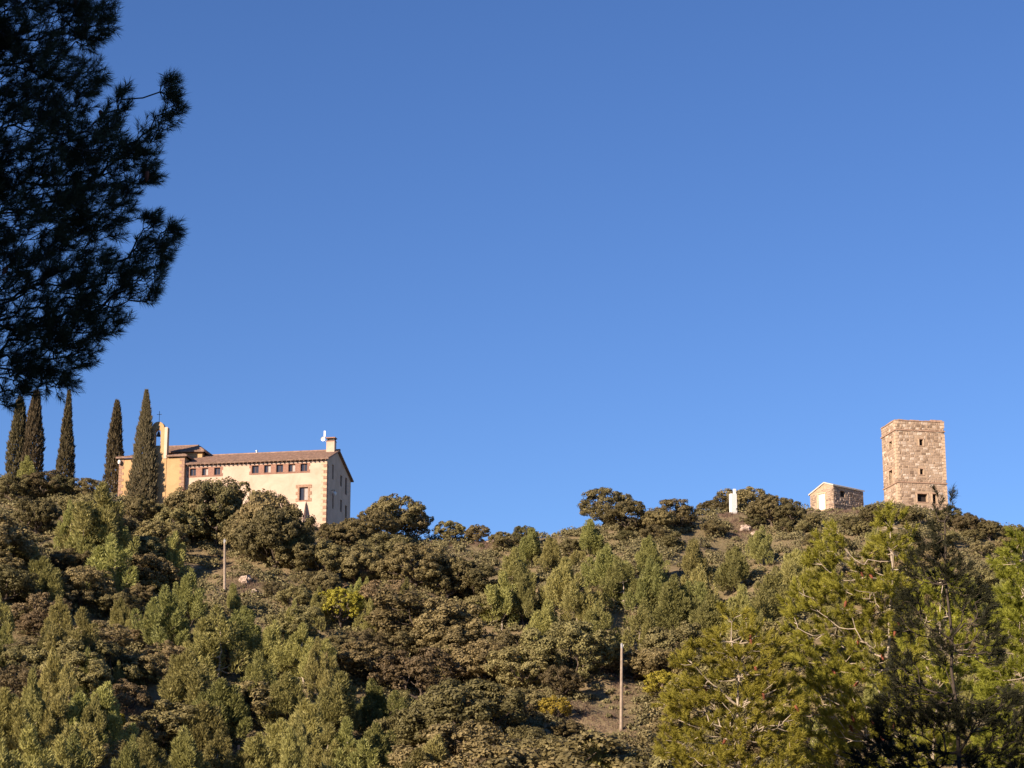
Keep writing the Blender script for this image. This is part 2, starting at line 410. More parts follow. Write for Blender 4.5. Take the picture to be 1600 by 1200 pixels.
for grp in (opF[:5], opF[5:]):
    a, b_, c, d = surround(grp, .17, .11, .16, .035, fnF, M['brick'], house)
    for e, s in ((a, -1), (b_, 1)):                   # toothed ends
        for k in range(3):
            if k % 2 == 0:
                z0 = c + (d - c) * k / 3; u = sorted((e, e + s * .14))
                MB().extrude([(u[0], z0), (u[1], z0), (u[1], z0 + (d - c) / 3 - .02), (u[0], z0 + (d - c) / 3 - .02)], fnF, -.03, .03).build('brick_tooth', M['brick'], house)
a, b_, c, d = surround([balc], .2, .3, .14, .05, fnF, M['quoin'], house, 'stone_surround')
for e, s in ((a, -1), (b_, 1)):
    for k in range(5):
        if k % 2 == 0:
            z0 = c + (d - c) * k / 5; u = sorted((e, e + s * .22))
            MB().extrude([(u[0], z0), (u[1], z0), (u[1], z0 + (d - c) / 5 - .02), (u[0], z0 + (d - c) / 5 - .02)], fnF, -.045, .03).build('surround_stone', M['quoin'], house)
# sloping buttress under the tall window, with a small arch at its foot
bl, br = on('y', 0, 465, 800).x, on('y', 0, 478, 800).x; bz = balc[2] - .12
mb = MB(); mb.extrude([(0, bz), (-.35, bz - .4), (-1.7, 0), (0, 0)], lambda u, z, d: (d, u, z), bl, br); mb.build('buttress', M['cream'], house)
mb = MB(); mb.extrude([(-1.62, .3), (-.45, .3), (-.45, 1.5), (-1.15, 1.5)], lambda u, z, d: (d, u - .03, z), bl + .25, br - .22); mb.build('arch_niche', M['void'], house)
# cornice strip, quoins
MB().extrude([(-HL + .3, EZ - .42), (-.02, EZ - .42), (-.02, EZ - .13), (-HL + .3, EZ - .13)], fnF, -.04, .02).build('cornice', M['cream'], house)
k = 0; z = 0.1
while z < EZ - .5:
    w = .62 if k % 2 else .38; hgt = .34
    m_ = MB(); m_.box((-w, -.03, z), (.03, .02, z + hgt - .03)); m_.build('quoin_stone', M['quoin_lt'] if k % 2 else M['quoin'], house)
    m_ = MB(); m_.box((.002, .021, z), (.03, 1.0 - w, z + hgt - .03)); m_.build('quoin_stone', M['quoin'], house)
    z += hgt; k += 1
# roof: two tiled slopes with overhanging eaves
ov = .45; sl = (RZ - EZ) / RY; sb = (RZ - BZ) / (BY - RY)
tiled_roof('roof_slope', (-HL, -ov, EZ - sl * ov), (.3, -ov, EZ - sl * ov), (.3, RY, RZ), (-HL, RY, RZ), house)
tiled_roof('roof_slope', (.3, BY + .2, BZ - sb * .2), (-HL, BY + .2, BZ - sb * .2), (-HL, RY, RZ), (.3, RY, RZ), house)
mb = MB(); mb.tube([(-HL, RY, RZ + .16), (.34, RY, RZ + .16)], .14, 8); mb.build('ridge_tiles', M['tile'], house)
mb = MB()
for k in range(34):
    u = -HL + .4 + k * (HL - .5) / 33; mb.extrude([(-ov + .02, EZ - sl * ov - .13), (.3, EZ - .13), (.3, EZ - .01), (-ov + .02, EZ - sl * ov - .01)], lambda p, q, d: (d, p, q), u, u + .1)
mb.build('rafter_ends', M['wood'], house)['kind'] = 'stuff'
# chimney with cap, dish aerial, roof vent
cc = on('y', RY - .6, 517.5, 704); cx = cc.x; cy = RY - .6
ct = on('y', cy, 517.5, 684.5).z
ch = MB().box((cx - .48, cy - .4, RZ - .6), (cx + .48, cy + .4, ct - .45)).build('chimney', M['plaster'], house)
MB().box((cx - .53, cy - .45, ct - .45), (cx + .53, cy + .45, ct - .38)).build('chimney_ledge', M['brick'], ch)
mb = MB()
for sx in (-.44, .32):
    for sy in (-.36, .24): mb.box((cx + sx, cy + sy, ct - .38), (cx + sx + .12, cy + sy + .12, ct - .1))
mb.box((cx - .3, cy - .22, ct - .38), (cx + .3, cy + .22, ct - .12)); mb.build('chimney_vent', M['iron'], ch)
MB().box((cx - .56, cy - .48, ct - .1), (cx + .56, cy + .48, ct + .02)).build('chimney_cap', M['brick'], ch)
dp = on('y', cy - .5, 505, 686); tp = on('y', cy - .5, 508, 674)
mb = MB(); mb.tube([(cx - .5, cy - .42, dp.z - .25), (dp.x + .12, cy - .5, dp.z - .2), (tp.x - .05, cy - .5, tp.z)], .05, 8); mast = mb.build('aerial_mast', M['white'], house)
mb = MB(); mb.box((tp.x - .13, cy - .58, dp.z + .25), (tp.x + .07, cy - .48, tp.z + .05)); mb.build('panel_aerial', M['white'], mast)
mb = MB(); n = 14
prof = [(.0, .0), (.11, .012), (.2, .04), (.25, .08), (.26, .09)]
vs = MB().lathe(prof, 14); rot = Matrix.Rotation(R(100), 3, 'X') @ Matrix.Rotation(R(0), 3, 'Z')
mb.v = [tuple(rot @ Vector(p) + Vector((dp.x, cy - .55, dp.z))) for p in vs.v]; mb.f = vs.f
mb.build('satellite_dish', M['white'], mast)
vp = on('y', RY, 401, 706); mb = MB(); mb.lathe([(.1, -.5), (.1, .05), (.16, .06), (.16, .16), (.0, .2)], 10, (vp.x, RY, vp.z)); mb.build('roof_vent', M['metal'], house)
lp = on('x', 0, 517.5, 771)
mb = MB(); mb.tube([(0, lp.y, lp.z + .35), (.35, lp.y, lp.z + .38), (.42, lp.y, lp.z + .2)], .03, 6); lm = mb.build('lamp_bracket', M['iron'], house)
mb = MB(); mb.lathe([(.0, -.28), (.14, -.24), (.22, -.05), (.2, .08), (.08, .2), (.0, .22)], 12, (.42, lp.y, lp.z)); mb.build('lamp_globe', M['white'], lm)

# ------------------------------------------------------------------ chapel with bell gable
CZ = R(-9)
CO = at(288.5, 713, 242.6); CGZ = CO.z - 5.3
chapel = thing('chapel', 'ochre chapel with rounded bell gable and low tiled roofs behind the cypress', 'chapel', (CO.x, CO.y, CGZ), CZ)
on = frame_of(Vector((CO.x, CO.y, CGZ)), CZ)
CE = on('y', 0, 288.5, 713).z; CL = -on('y', 0, 187, 716).x; CD = 5.0
finish_wall(wall_panel(-CL, 0, 0, CE, [], .3, fnF), 'front_wall', M['ochre'], chapel)
mb = MB(); mb.poly([(0, 0, 0), (0, CD, 0), (0, CD, CE), (0, 0, CE)]); mb.poly([(-CL, CD, 0), (-CL, 0, 0), (-CL, 0, CE), (-CL, CD, CE)]); mb.poly([(0, CD, 0), (-CL, CD, 0), (-CL, CD, CE), (0, CD, CE)])
mb.build('side_walls', M['ochre'], chapel)
for sx in (0, 1):
    z = .1; k = 0
    while z < CE - .4:
        w = .55 if k % 2 else .3; x0, x1 = ((-w, .03) if sx == 0 else (-CL - .03, -CL + w))
        MB().box((x0, -.035, z), (x1, .02, z + .33)).build('quoin_stone', M['quoin'], chapel)
        if sx == 0: MB().box((.002, .021, z), (.03, .9 - w, z + .33)).build('quoin_stone', M['quoin'], chapel)
        z += .36; k += 1
RCx = -CL / 2; rz_ = CE + .75
bx0, bx1 = on('y', 0, 231, 690).x, on('y', 0, 261.5, 690).x
bt = on('y', 0, 246, 659).z; bs = on('y', 0, 258, 668).z; xm = (bx0 + bx1) / 2
# roofs either side of the bell gable
tiled_roof('roof_slope', (bx1 + .02, -.35, CE - .06), (.35, -.35, CE - .06), (-.9, 2.6, rz_), (bx1 + .02, 2.6, rz_), chapel)
tiled_roof('roof_slope', (-CL - .35, -.35, CE - .06), (bx0 - .02, -.35, CE - .06), (bx0 - .02, 2.6, rz_), (-CL + .9, 2.6, rz_), chapel)
tiled_roof('roof_slope', (.35, -.35, CE - .06), (.35, CD + .35, CE - .06), (-.9, 2.65, rz_), (-.9, 2.6, rz_), chapel)
tiled_roof('roof_slope', (.35, CD + .35, CE - .06), (-CL - .35, CD + .35, CE - .06), (-CL + .9, 2.6, rz_), (-.9, 2.6, rz_), chapel)
mb = MB(); mb.box((-CL, .05, CE - .05), (-.02, 2.5, CE - .01)); mb.build('ceiling', M['wood'], chapel)
# bell gable slab with an arched bell opening
hw = (bx1 - bx0) / 2; ra = hw * .62
outline = [(xm - hw, 0), (xm + hw, 0), (xm + hw, bs), (xm + ra, bs)]
for k in range(1, 12):
    t = math.pi * k / 12; outline.append((xm + ra * math.cos(t), bs + (bt - bs) * math.sin(t)))
outline += [(xm - ra, bs), (xm - hw, bs)]
ow, oz0 = .36, bs - 2.1; oz1 = bs - .55
arch = [(xm - ow, oz0), (xm - ow, oz1)] + [(xm - ow * math.cos(math.pi * k / 8), oz1 + ow * math.sin(math.pi * k / 8)) for k in range(1, 8)] + [(xm + ow, oz1), (xm + ow, oz0)]
mb = MB()
yb0, yb1 = -.06, .62
fr = [(u, z) for u, z in outline if z > 0]
def ring(y):                                       # outer minus arch as two halves
    L = [(xm - hw, 0), (xm, 0), (xm, oz0)] + [p for p in arch if p[0] <= xm + 1e-6] + [(xm, bt)] + [p for p in outline if p[0] < xm - 1e-3 and p[1] > 0]
    return L
def half(sg):
    A = [p for p in arch if p[0] <= xm + 1e-6]
    top = [p for p in outline if p[0] < xm - 1e-3 and p[1] > 0]
    L = [(xm - hw, CE - .2), (xm, CE - .2), (xm, oz0)] + A + [(xm, bt)] + top
    L = [p for i, p in enumerate(L) if i == 0 or (abs(p[0] - L[i - 1][0]) + abs(p[1] - L[i - 1][1])) > 1e-4]
    return [(xm + (p[0] - xm) * sg, p[1]) for p in L]
for sg in (1, -1): mb.extrude(half(sg), fnF, yb0, yb1)
mb.build('bell_gable', M['ochre'], chapel)
MB().box((xm - hw, -.05, 0), (xm + hw, -.012, CE - .21)).build('bell_gable_base', M['ochre'], chapel)
for sx in (-1, 1): MB().box((xm + sx * (hw - .16) - .17, -.12, CE - .2), (xm + sx * (hw - .16) + .17, -.062, bs + .02)).build('pilaster', M['cream'], chapel)
mb = MB(); mb.lathe([(.03, .45), (.1, .42), (.17, .2), (.22, -.05), (.28, -.15)], 12, (xm, .28, oz1 - .25)); mb.build('bell', M['iron'], chapel)
mb = MB(); mb.tube([(xm, .28, bt - .1), (xm, .28, bt + 1.3)], .028, 6); mb.tube([(xm - .3, .28, bt + .92), (xm + .3, .28, bt + .92)], .026, 6); mb.build('iron_cross', M['iron'], chapel)
lp = on('y', -.2, 187, 722); mb = MB(); mb.lathe([(.0, -.3), (.15, -.24), (.2, 0), (.14, .2), (.0, .24)], 10, (lp.x, -.3, lp.z)); lg = mb.build('lamp_globe', M['white'], chapel)
MB().tube([(lp.x, -.3, lp.z + .2), (lp.x + .1, 0, lp.z + .3)], .03, 6).build('lamp_bracket', M['iron'], lg)
# raised nave block with hipped roof behind
ny0 = 3.6
pl = on('y', ny0, 262, 708); pr = on('y', ny0, 316, 708); NE = pl.z
mb = MB(); mb.box((pl.x - 1.2, ny0, CE - .6), (pr.x, ny0 + 6, NE)); nave = mb.build('nave_wall', M['ochre'], chapel)
q0 = on('y', ny0 + 2.5, 268, 697.5); q1 = on('y', ny0 + 2.5, 311, 698.5); e1 = on('y', ny0 + .5, 334, 717)
tiled_roof('nave_roof', (pl.x - 1.6, ny0 - .4, NE - .05), (pr.x + .35, ny0 - .4, NE - .05), (q1.x, ny0 + 2.5, q1.z), (q0.x - 1.2, ny0 + 2.5, q1.z), chapel)
tiled_roof('nave_roof', (pr.x + .35, ny0 - .4, NE - .05), (e1.x, ny0 + 5.8, e1.z + .1), (q1.x, ny0 + 2.9, q1.z), (q1.x, ny0 + 2.5, q1.z), chapel)
tiled_roof('nave_roof', (e1.x, ny0 + 6.2, NE - .6), (pl.x - 1.6, ny0 + 6.2, NE - .6), (q0.x - 1.2, ny0 + 2.5, q1.z), (q1.x, ny0 + 2.5, q1.z), chapel)
mb = MB(); mb.tube([(q0.x - 1.2, ny0 + 2.5, q1.z + .16), (q1.x, ny0 + 2.5, q1.z + .16)], .13, 8); mb.build('ridge_tiles', M['tile'], chapel)

# ------------------------------------------------------------------ rubble masonry
def rubble(fn, u0, u1, z0, z1, openings, mbuf, lo=.2, hi=.42, wlo=.2, whi=.7, proud=.05):
    z = z0
    while z < z1 - .1:
        h = min(random.uniform(lo, hi), z1 - z); u = u0 - random.uniform(0, .2)
        while u < u1:
            w = random.uniform(wlo, whi); a, b_ = max(u0, u), min(u1, u + w)
            u += w
            if b_ - a < .08: continue
            if any(a < o[1] and b_ > o[0] and z < o[3] and z + h > o[2] for o in openings): continue
            d = random.uniform(.012, proud); g = .022; j = lambda s=.03: random.uniform(-s, s)
            P = [(a + g, z + g), (b_ - g, z + g), (b_ - g, z + h - g), (a + g, z + h - g)]
            P = [(min(u1, max(u0, p + j(.055))), q + j(.06)) for p, q in P]; cu = sum(p[0] for p in P) / 4; cz = sum(p[1] for p in P) / 4
            T = [(cu + (p - cu) * .8, cz + (q - cz) * .78) for p, q in P]
            i = len(mbuf.v); mbuf.v += [tuple(fn(p, q, .01)) for p, q in P] + [tuple(fn(p, q, -d + j(.008))) for p, q in T]
            mbuf.f += [(i + 4, i + 5, i + 6, i + 7)] + [(i + k, i + (k + 1) % 4, i + 4 + (k + 1) % 4, i + 4 + k) for k in range(4)]
        z += h

# ------------------------------------------------------------------ tower
TZ = R(11)
TO = at(1404.5, 793, 246.0); TGZ = TO.z - .6
tower = thing('stone_tower', 'square rubble stone tower with parapet and string courses on the right hilltop', 'tower', (TO.x, TO.y, TGZ), TZ)
on = frame_of(Vector((TO.x, TO.y, TGZ)), TZ)
TW = on('y', 0, 1477, 720).x; TD = on('x', 0, 1379, 720).y; TT = on('y', 0, 1405, 656).z
c1 = on('y', 0, 1405, 671.5).z; c2 = on('y', 0, 1405, 753).z
fnL = lambda u, z, d: (d, TD - u, z)                # left face x=0 (u runs from the far edge to the corner)
fnB = lambda u, z, d: (TW - u, TD - d, z); fnR = lambda u, z, d: (TW - d, u, z)
def tF(x0, y0, x1, y1): p, q = on('y', 0, x0, y1), on('y', 0, x1, y0); return (p.x, q.x, min(p.z, q.z), max(p.z, q.z))
def tL(x0, y0, x1, y1):
    p, q, xm_ = on('x', 0, x0, y1), on('x', 0, x1, y0), (x0 + x1) / 2
    return (TD - p.y, TD - q.y, on('x', 0, xm_, y1).z, on('x', 0, xm_, y0).z)
oF = [tF(1436.5, 686.5, 1442, 696), tF(1437.5, 733, 1442.5, 741.5), tF(1433.5, 772, 1448.5, 784), tF(1457.5, 772, 1463, 787)]
oL = [tL(1389.8, 690, 1394, 701), tL(1390, 735, 1394.6, 759)]
finish_wall(wall_panel(0, TW, 0, TT - .1, oF, .5, fnF), 'front_wall', M['mortar'], tower)
finish_wall(wall_panel(0, TD, 0, TT - .1, oL, .5, fnL), 'side_wall', M['mortar'], tower)
finish_wall(wall_panel(0, TW, 0, TT - .1, [], .5, fnB), 'rear_wall', M['mortar'], tower)
finish_wall(wall_panel(0, TD, 0, TT - .1, [], .5, fnR), 'side_wall', M['mortar'], tower)
MB().box((.6, .6, 0), (TW - .6, TD - .6, TT - .4)).build('inner_core', M['void'], tower)
def grow(o, g=.05): return (o[0] - g, o[1] + g, o[2] - g, o[3] + g)
mb = MB()
for fn, w, ops in ((fnF, TW, oF), (fnL, TD, oL), (fnR, TD, [])):
    rubble(fn, 0.0, w, .0, c2 - .1, [grow(o, .12) for o in ops], mb); rubble(fn, 0.0, w, c2 + .1, c1 - .1, [grow(o, .12) for o in ops], mb)
    rubble(fn, 0.0, w, c1 + .1, TT - .1, [], mb, proud=.06)
mb.build('rubble_stone', M['rubble'], tower)['kind'] = 'stuff'
for zc, hh, pr in ((c1, .15, .11), (c2, .14, .10)):
    for (a, b_) in (((-pr, -pr), (TW + pr, -.001)), ((-pr, 0), (-.001, TD)), ((TW + .001, 0), (TW + pr, TD)), ((-pr, TD + .001), (TW + pr, TD + pr))):
        MB().box((a[0], a[1], zc - hh / 2), (b_[0], b_[1], zc + hh / 2)).build('string_course', M['course'], tower)
# parapet coping, worn and uneven
u = -.08; k = 0
while u < TW + .08:
    w = random.uniform(.4, .8); e = min(TW + .08, u + w); MB().box((u, -.08, TT - .1), (e - .015, .4, TT + random.uniform(.0, .07) + (.12 if .66 < u / TW < .9 else 0)), .01).build('coping_stone', M['course'], tower); u += w
u = .41
while u < TD + .05:
    w = random.uniform(.4, .8); e = min(TD + .05, u + w); MB().box((-.08, u, TT - .1), (.4, e - .015, TT + random.uniform(-.02, .05)), .01).build('coping_stone', M['course'], tower)
    MB().box((TW - .4, u, TT - .1), (TW + .08, e - .015, TT + random.uniform(-.02, .05)), .01).build('coping_stone', M['course'], tower); u += w
for fn, ops in ((fnF, oF), (fnL, oL)):
    for o in ops:
        w = bpy.data.objects.new('window', None); col.objects.link(w); w.parent = tower
        a, b_, c, d = o; t = .13
        for (x0, x1, z0, z1) in ((a - t, a, c, d), (b_, b_ + t, c, d), (a - t, b_ + t, d, d + t), (a - t, b_ + t, c - t * .7, c)):
            MB().extrude([(x0, z0), (x1, z0), (x1, z1), (x0, z1)], fn, -.05, .12).build('surround', M['quoin_lt'] if (x1 - x0) < .3 else M['course'], w)
        MB().extrude([(a, c), (b_, c), (b_, d), (a, d)], fn, .42, .46).build('dark_opening', M['void'], w)
for z in np.arange(.1, TT - .2, .36):
    if abs(z + .17 - c1) < .34 or abs(z + .17 - c2) < .34: continue
    w = .40 if int(z / .36) % 2 else .24
    MB().box((-.055, -.055, z), (w, .015, z + .33), .006).build('quoin_stone', M['quoin_lt'], tower)
    MB().box((-.055, .018, z), (.01, .85 - w, z + .33), .006).build('quoin_stone', M['quoin_lt'], tower)
    MB().box((TW - w, -.055, z), (TW + .055, .015, z + .33), .006).build('quoin_stone', M['quoin_lt'], tower)

# ------------------------------------------------------------------ stone hut
UZ = R(42)
UO = at(1303, 803, 243.0); UGZ = UO.z - .4
hut = thing('stone_hut', 'small rubble stone hut with white door and pale slab roof left of the tower', 'hut', (UO.x, UO.y, UGZ), UZ)
on = frame_of(Vector((UO.x, UO.y, UGZ)), UZ)
UW = on('y', 0, 1349, 780).x; UD = on('x', 0, 1266, 785).y
UT = on('y', 0, 1303, 759).z; ul = on('x', 0, 1266, 774).z; ur = on('y', 0, 1348, 767).z
rk = on('x', 0, 1288, 755.5)
fnL2 = lambda u, z, d: (d, UD - u, z)
dr = on('x', 0, 1279.5, 797); dq = on('x', 0, 1289, 771); door = (UD - dr.y, UD - dq.y, dr.z, dq.z)
wq0, wq1 = on('y', 0, 1313, 776), on('y', 0, 1320, 768); wq = (wq0.x, wq1.x, wq0.z, wq1.z)
hz = rk.z
cutl = [(Vector((0, rk.y, hz)), Vector((0, hz - ul, UD - rk.y)).normalized()), (Vector((0, rk.y, hz)), Vector((0, UT - hz, rk.y)).normalized())]
finish_wall(wall_panel(0, UD, 0, hz + .2, [door], .3, fnL2), 'door_wall', M['mortar'], hut, cutl)
finish_wall(wall_panel(0, UW, 0, UT, [wq], .3, fnF), 'front_wall', M['mortar'], hut)
mb = MB(); mb.poly([(UW, 0, 0), (UW, UD, 0), (UW, UD, ul), (UW, rk.y, hz), (UW, 0, UT)]); mb.poly([(0, UD, 0), (UW, UD, 0), (UW, UD, ul), (0, UD, ul)]); mb.build('rear_wall', M['mortar'], hut)
MB().box((.45, .45, .05), (UW - .2, UD - .2, min(ul, UT) - .3)).build('inner_core', M['void'], hut)
mb = MB(); rubble(fnF, 0.0, UW, 0, UT, [grow(wq)], mb, .18, .32, .25, .7, .09); mb.build('rubble_stone', M['hut_rubble'], hut)['kind'] = 'stuff'
mb = MB(); rubble(fnL2, 0.0, UD, 0, ul, [grow(door)], mb, .18, .32, .25, .6, .06); 
rubble(fnL2, UD - rk.y - .6, UD, ul, UT - .1, [grow(door)], mb, .18, .3, .25, .6, .06)
mb.build('rubble_stone', M['hut_rubble'], hut)['kind'] = 'stuff'
MB().extrude([(door[0], door[2]), (door[1], door[2]), (door[1], door[3]), (door[0], door[3])], fnL2, .04, .1).build('door', M['white'], hut)
for (x0, x1, z0, z1) in ((door[0] - .14, door[0], door[2], door[3]), (door[1], door[1] + .14, door[2], door[3]), (door[0] - .2, door[1] + .2, door[3], door[3] + .16)):
    MB().extrude([(x0, z0), (x1, z0), (x1, z1), (x0, z1)], fnL2, -.075, .03).build('door_surround', M['quoin_lt'], hut)
MB().extrude([(wq[0], wq[2]), (wq[1], wq[2]), (wq[1], wq[3]), (wq[0], wq[3])], fnF, .24, .27).build('window', M['void'], hut)
pr = lambda p, q, d: (d, p, q)
mb = MB(); mb.extrude([(UD + .15, ul - .03), (rk.y, hz + .02), (rk.y, hz + .17), (UD + .15, ul + .12)], pr, -.12, UW + .12); mb.build('roof_slab', M['concrete'], hut)
mb = MB(); mb.extrude([(rk.y - .004, hz + .02), (-.14, UT - .03), (-.14, UT + .13), (rk.y - .004, hz + .17)], pr, -.12, UW + .12); mb.build('roof_slab', M['concrete'], hut)
mb = MB(); mb.box((-.25, -.3, -.3), (UW + .2, -.11, .35), .05); mb.box((-.3, -.1, -.3), (-.08, UD + .2, .22), .04); mb.build('footing', M['rock'], hut)

# footings that carry each building down into the sloping ground
MB().box((-HL, .01, -2.5), (-.01, HD - .03, -.002)).build('foundation', M['rock'], house)
MB().box((-CL, .01, -4.5), (-.01, CD - .01, -.002)).build('foundation', M['rock'], chapel)
MB().box((.01, .01, -4.5), (TW - .01, TD - .01, -.002)).build('foundation', M['mortar'], tower)
mb = MB(); rubble(fnF, 0.0, TW, -4.4, -.02, [], mb); rubble(fnL, 0.0, TD, -4.4, -.02, [], mb); mb.build('rubble_stone', M['rubble'], tower)['kind'] = 'stuff'
MB().box((.01, .01, -2.2), (UW - .01, UD - .01, -.31)).build('foundation', M['rock'], hut)

# survey pillar
p0 = at(1146, 794, 238.5); g0 = tz(p0.x, p0.y)
PZ = R(20); pil = thing('survey_pillar', 'white stepped survey pillar on the ridge between the saddle and stone hut', 'pillar', (p0.x, p0.y, g0 - .15), PZ)
hh = at(1146, 772, 238.5).z - g0 + .15; h2 = at(1146, 764, 238.5).z - g0 + .15
MB().box((-.36, -.3, 0), (.30, .3, hh)).build('body', M['white'], pil)
MB().box((.06, -.14, hh + .002), (.30, .14, h2)).build('upper_slab', M['white'], pil)
MB().box((-.5, -.45, -.2), (.46, .45, .18)).build('plinth', M['concrete'], pil)

# ------------------------------------------------------------------ poles
def pole(x0, y0, x1, y1, label, arm=True, dia=.12, sink=.5, extra=0.0):
    b0 = place_base(x0, y0); Y = b0.y; t = at(x1, y1, Y)
    r = thing('utility_pole' if arm else 'fence_post', label, 'pole', b0 + Vector((0, 0, -sink)))
    d = t - b0
    mb = MB(); mb.tube([(0, 0, 0), (0, 0, sink), (d.x * .5, 0, d.z * .5 + sink), (d.x, 0, d.z + sink)], [dia * 1.15, dia * 1.12, dia, dia * .8], 10); mb.build('shaft', M['pole_wood'], r)
    if arm:
        mb = MB(); mb.lathe([(dia * .85, -.35), (dia * .85, -.05), (dia * .9, -.04), (dia * .5, .06), (0, .07)], 10, (d.x, 0, d.z + sink)); mb.build('metal_cap', M['metal'], r)
        mb = MB(); mb.tube([(d.x, 0, d.z + sink - .2), (d.x + .13, -.06, d.z + sink - .18), (d.x + .14, -.06, d.z + sink - .06)], .025, 6); mb.build('insulator', M['white'], r)
    return r
POLES = [(351, 925, 351, 843, 'wooden utility pole standing among dark oaks below the farmhouse', True),
         (970.5, 1140, 971.5, 1006, 'tall pale wooden utility pole beside the pink dry brush clearing', True),
         (372, 1200, 373, 1164, 'short grey wooden post at the bottom edge below the farmhouse', False)]
for a in POLES: pole(*a)

# ------------------------------------------------------------------ plants: skeletons, leaves, needles
def unit(v): return v / np.maximum(np.linalg.norm(v, axis=-1, keepdims=True), 1e-9)
def leaves(C, N, L, W, spread=.7, g=rng, along=None):
    """one diamond leaf per centre C, facing roughly N; returns V,F"""
    n = len(C); N = unit(N + g.normal(0, spread, (n, 3))); T = unit(np.cross(N, g.normal(0, 1, (n, 3)) if along is None else np.cross(N, along)))
    B = np.cross(N, T); L = (L * g.uniform(.7, 1.3, (n, 1))); W = W * g.uniform(.7, 1.3, (n, 1))
    V = np.stack([C - T * L / 2, C + B * W / 2, C + T * L / 2, C - B * W / 2], 1).reshape(-1, 3)
    return V, np.arange(4 * n).reshape(n, 4)
def needles(P, D, L, W, g=rng):
    """one thin triangle per needle rooted at P pointing along D"""
    n = len(P); S = unit(np.cross(D, g.normal(0, 1, (n, 3)))); L = L * g.uniform(.7, 1.2, (n, 1))
    V = np.stack([P - S * W / 2, P + S * W / 2, P + D * L], 1).reshape(-1, 3)
    return V, np.arange(3 * n).reshape(n, 3)
def skeleton(root, pts, bf=.35, stem=None):
    """branching tree through pts (balanced minimum spanning tree); stem = optional list of trunk points"""
    nodes = [np.array(root, float)]; par = [-1]; pl = [0.0]
    if stem is not None:
        for s in stem:
            nodes.append(np.array(s, float)); par.append(len(nodes) - 2); pl.append(pl[-1] * .75 + np.linalg.norm(nodes[-1] - nodes[-2]) * .25)
    pts = np.asarray(pts); base = np.array(nodes)
    dd = np.min(np.linalg.norm(pts[:, None] - base[None], axis=2), axis=1); order = np.argsort(dd)
    A = np.zeros((len(nodes) + len(pts), 3)); A[:len(nodes)] = base; PL = np.zeros(len(A)); PL[:len(nodes)] = pl
    par = par + [0] * len(pts); n = len(nodes); n0 = n
    for i in order:
        p = pts[i]; dv = p - A[:n]; d = np.linalg.norm(dv, axis=1)
        cost = d + bf * PL[:n] + 1.1 * np.maximum(0, -dv[:, 2])          # prefer branches that rise
        j = int(np.argmin(cost)); A[n] = p; par[n] = j; PL[n] = PL[j] + d[j]; n += 1
    cnt = np.ones(n)
    for i in range(n - 1, n0 - 1, -1): cnt[par[i]] += cnt[i]
    for i in range(n0 - 1, 0, -1): cnt[par[i]] += cnt[i]
    return A, np.array(par), cnt, n0
def limbs(A, par, cnt, tip, power=.42, sides=5, rmax=None, bend=.12, g=rng):
    """tubes along every edge with pipe-model radii; long edges get a bent middle"""
    rad = tip * cnt ** power
    if rmax: rad = np.minimum(rad, rmax)
    E = np.arange(1, len(A)); P = A[par[E]]; Q = A[E]; rp_ = np.minimum(rad[par[E]], rad[E] * 1.35 + tip); rq = rad[E]
    L = np.linalg.norm(Q - P, axis=1, keepdims=True); mid = (P + Q) / 2 + g.normal(0, 1, P.shape) * L * bend * .5 - np.array([0, 0, 1]) * L * bend * .6
    d = unit(Q - P); a = unit(np.cross(d, np.where(np.abs(d[:, 2:3]) < .9, [[0, 0, 1.]], [[1., 0, 0]]))); b_ = np.cross(d, a)
    V = []; 
    for k in range(sides):
        t = 2 * math.pi * k / sides; o = a * math.cos(t) + b_ * math.sin(t)
        V.append(np.stack([P + o * rp_[:, None], mid + o * ((rp_ + rq) / 2)[:, None], Q + o * rq[:, None]], 1))
    V = np.stack(V, 2); n = len(E); V = V.reshape(-1, 3); F = []
    base = np.arange(n) * sides * 3
    for r_ in range(2):
        for k in range(sides):
            k2 = (k + 1) % sides; F.append(np.stack([base + r_ * sides + k, base + r_ * sides + k2, base + (r_ + 1) * sides + k2, base + (r_ + 1) * sides + k], 1))
    return V, np.concatenate(F)
def merge(parts):
    V = []; F = {}; o = 0
    for v, f in parts:
        V.append(v); F.setdefault(f.shape[1], []).append(f + o); o += len(v)
    return np.concatenate(V), [np.concatenate(x) for x in F.values()]

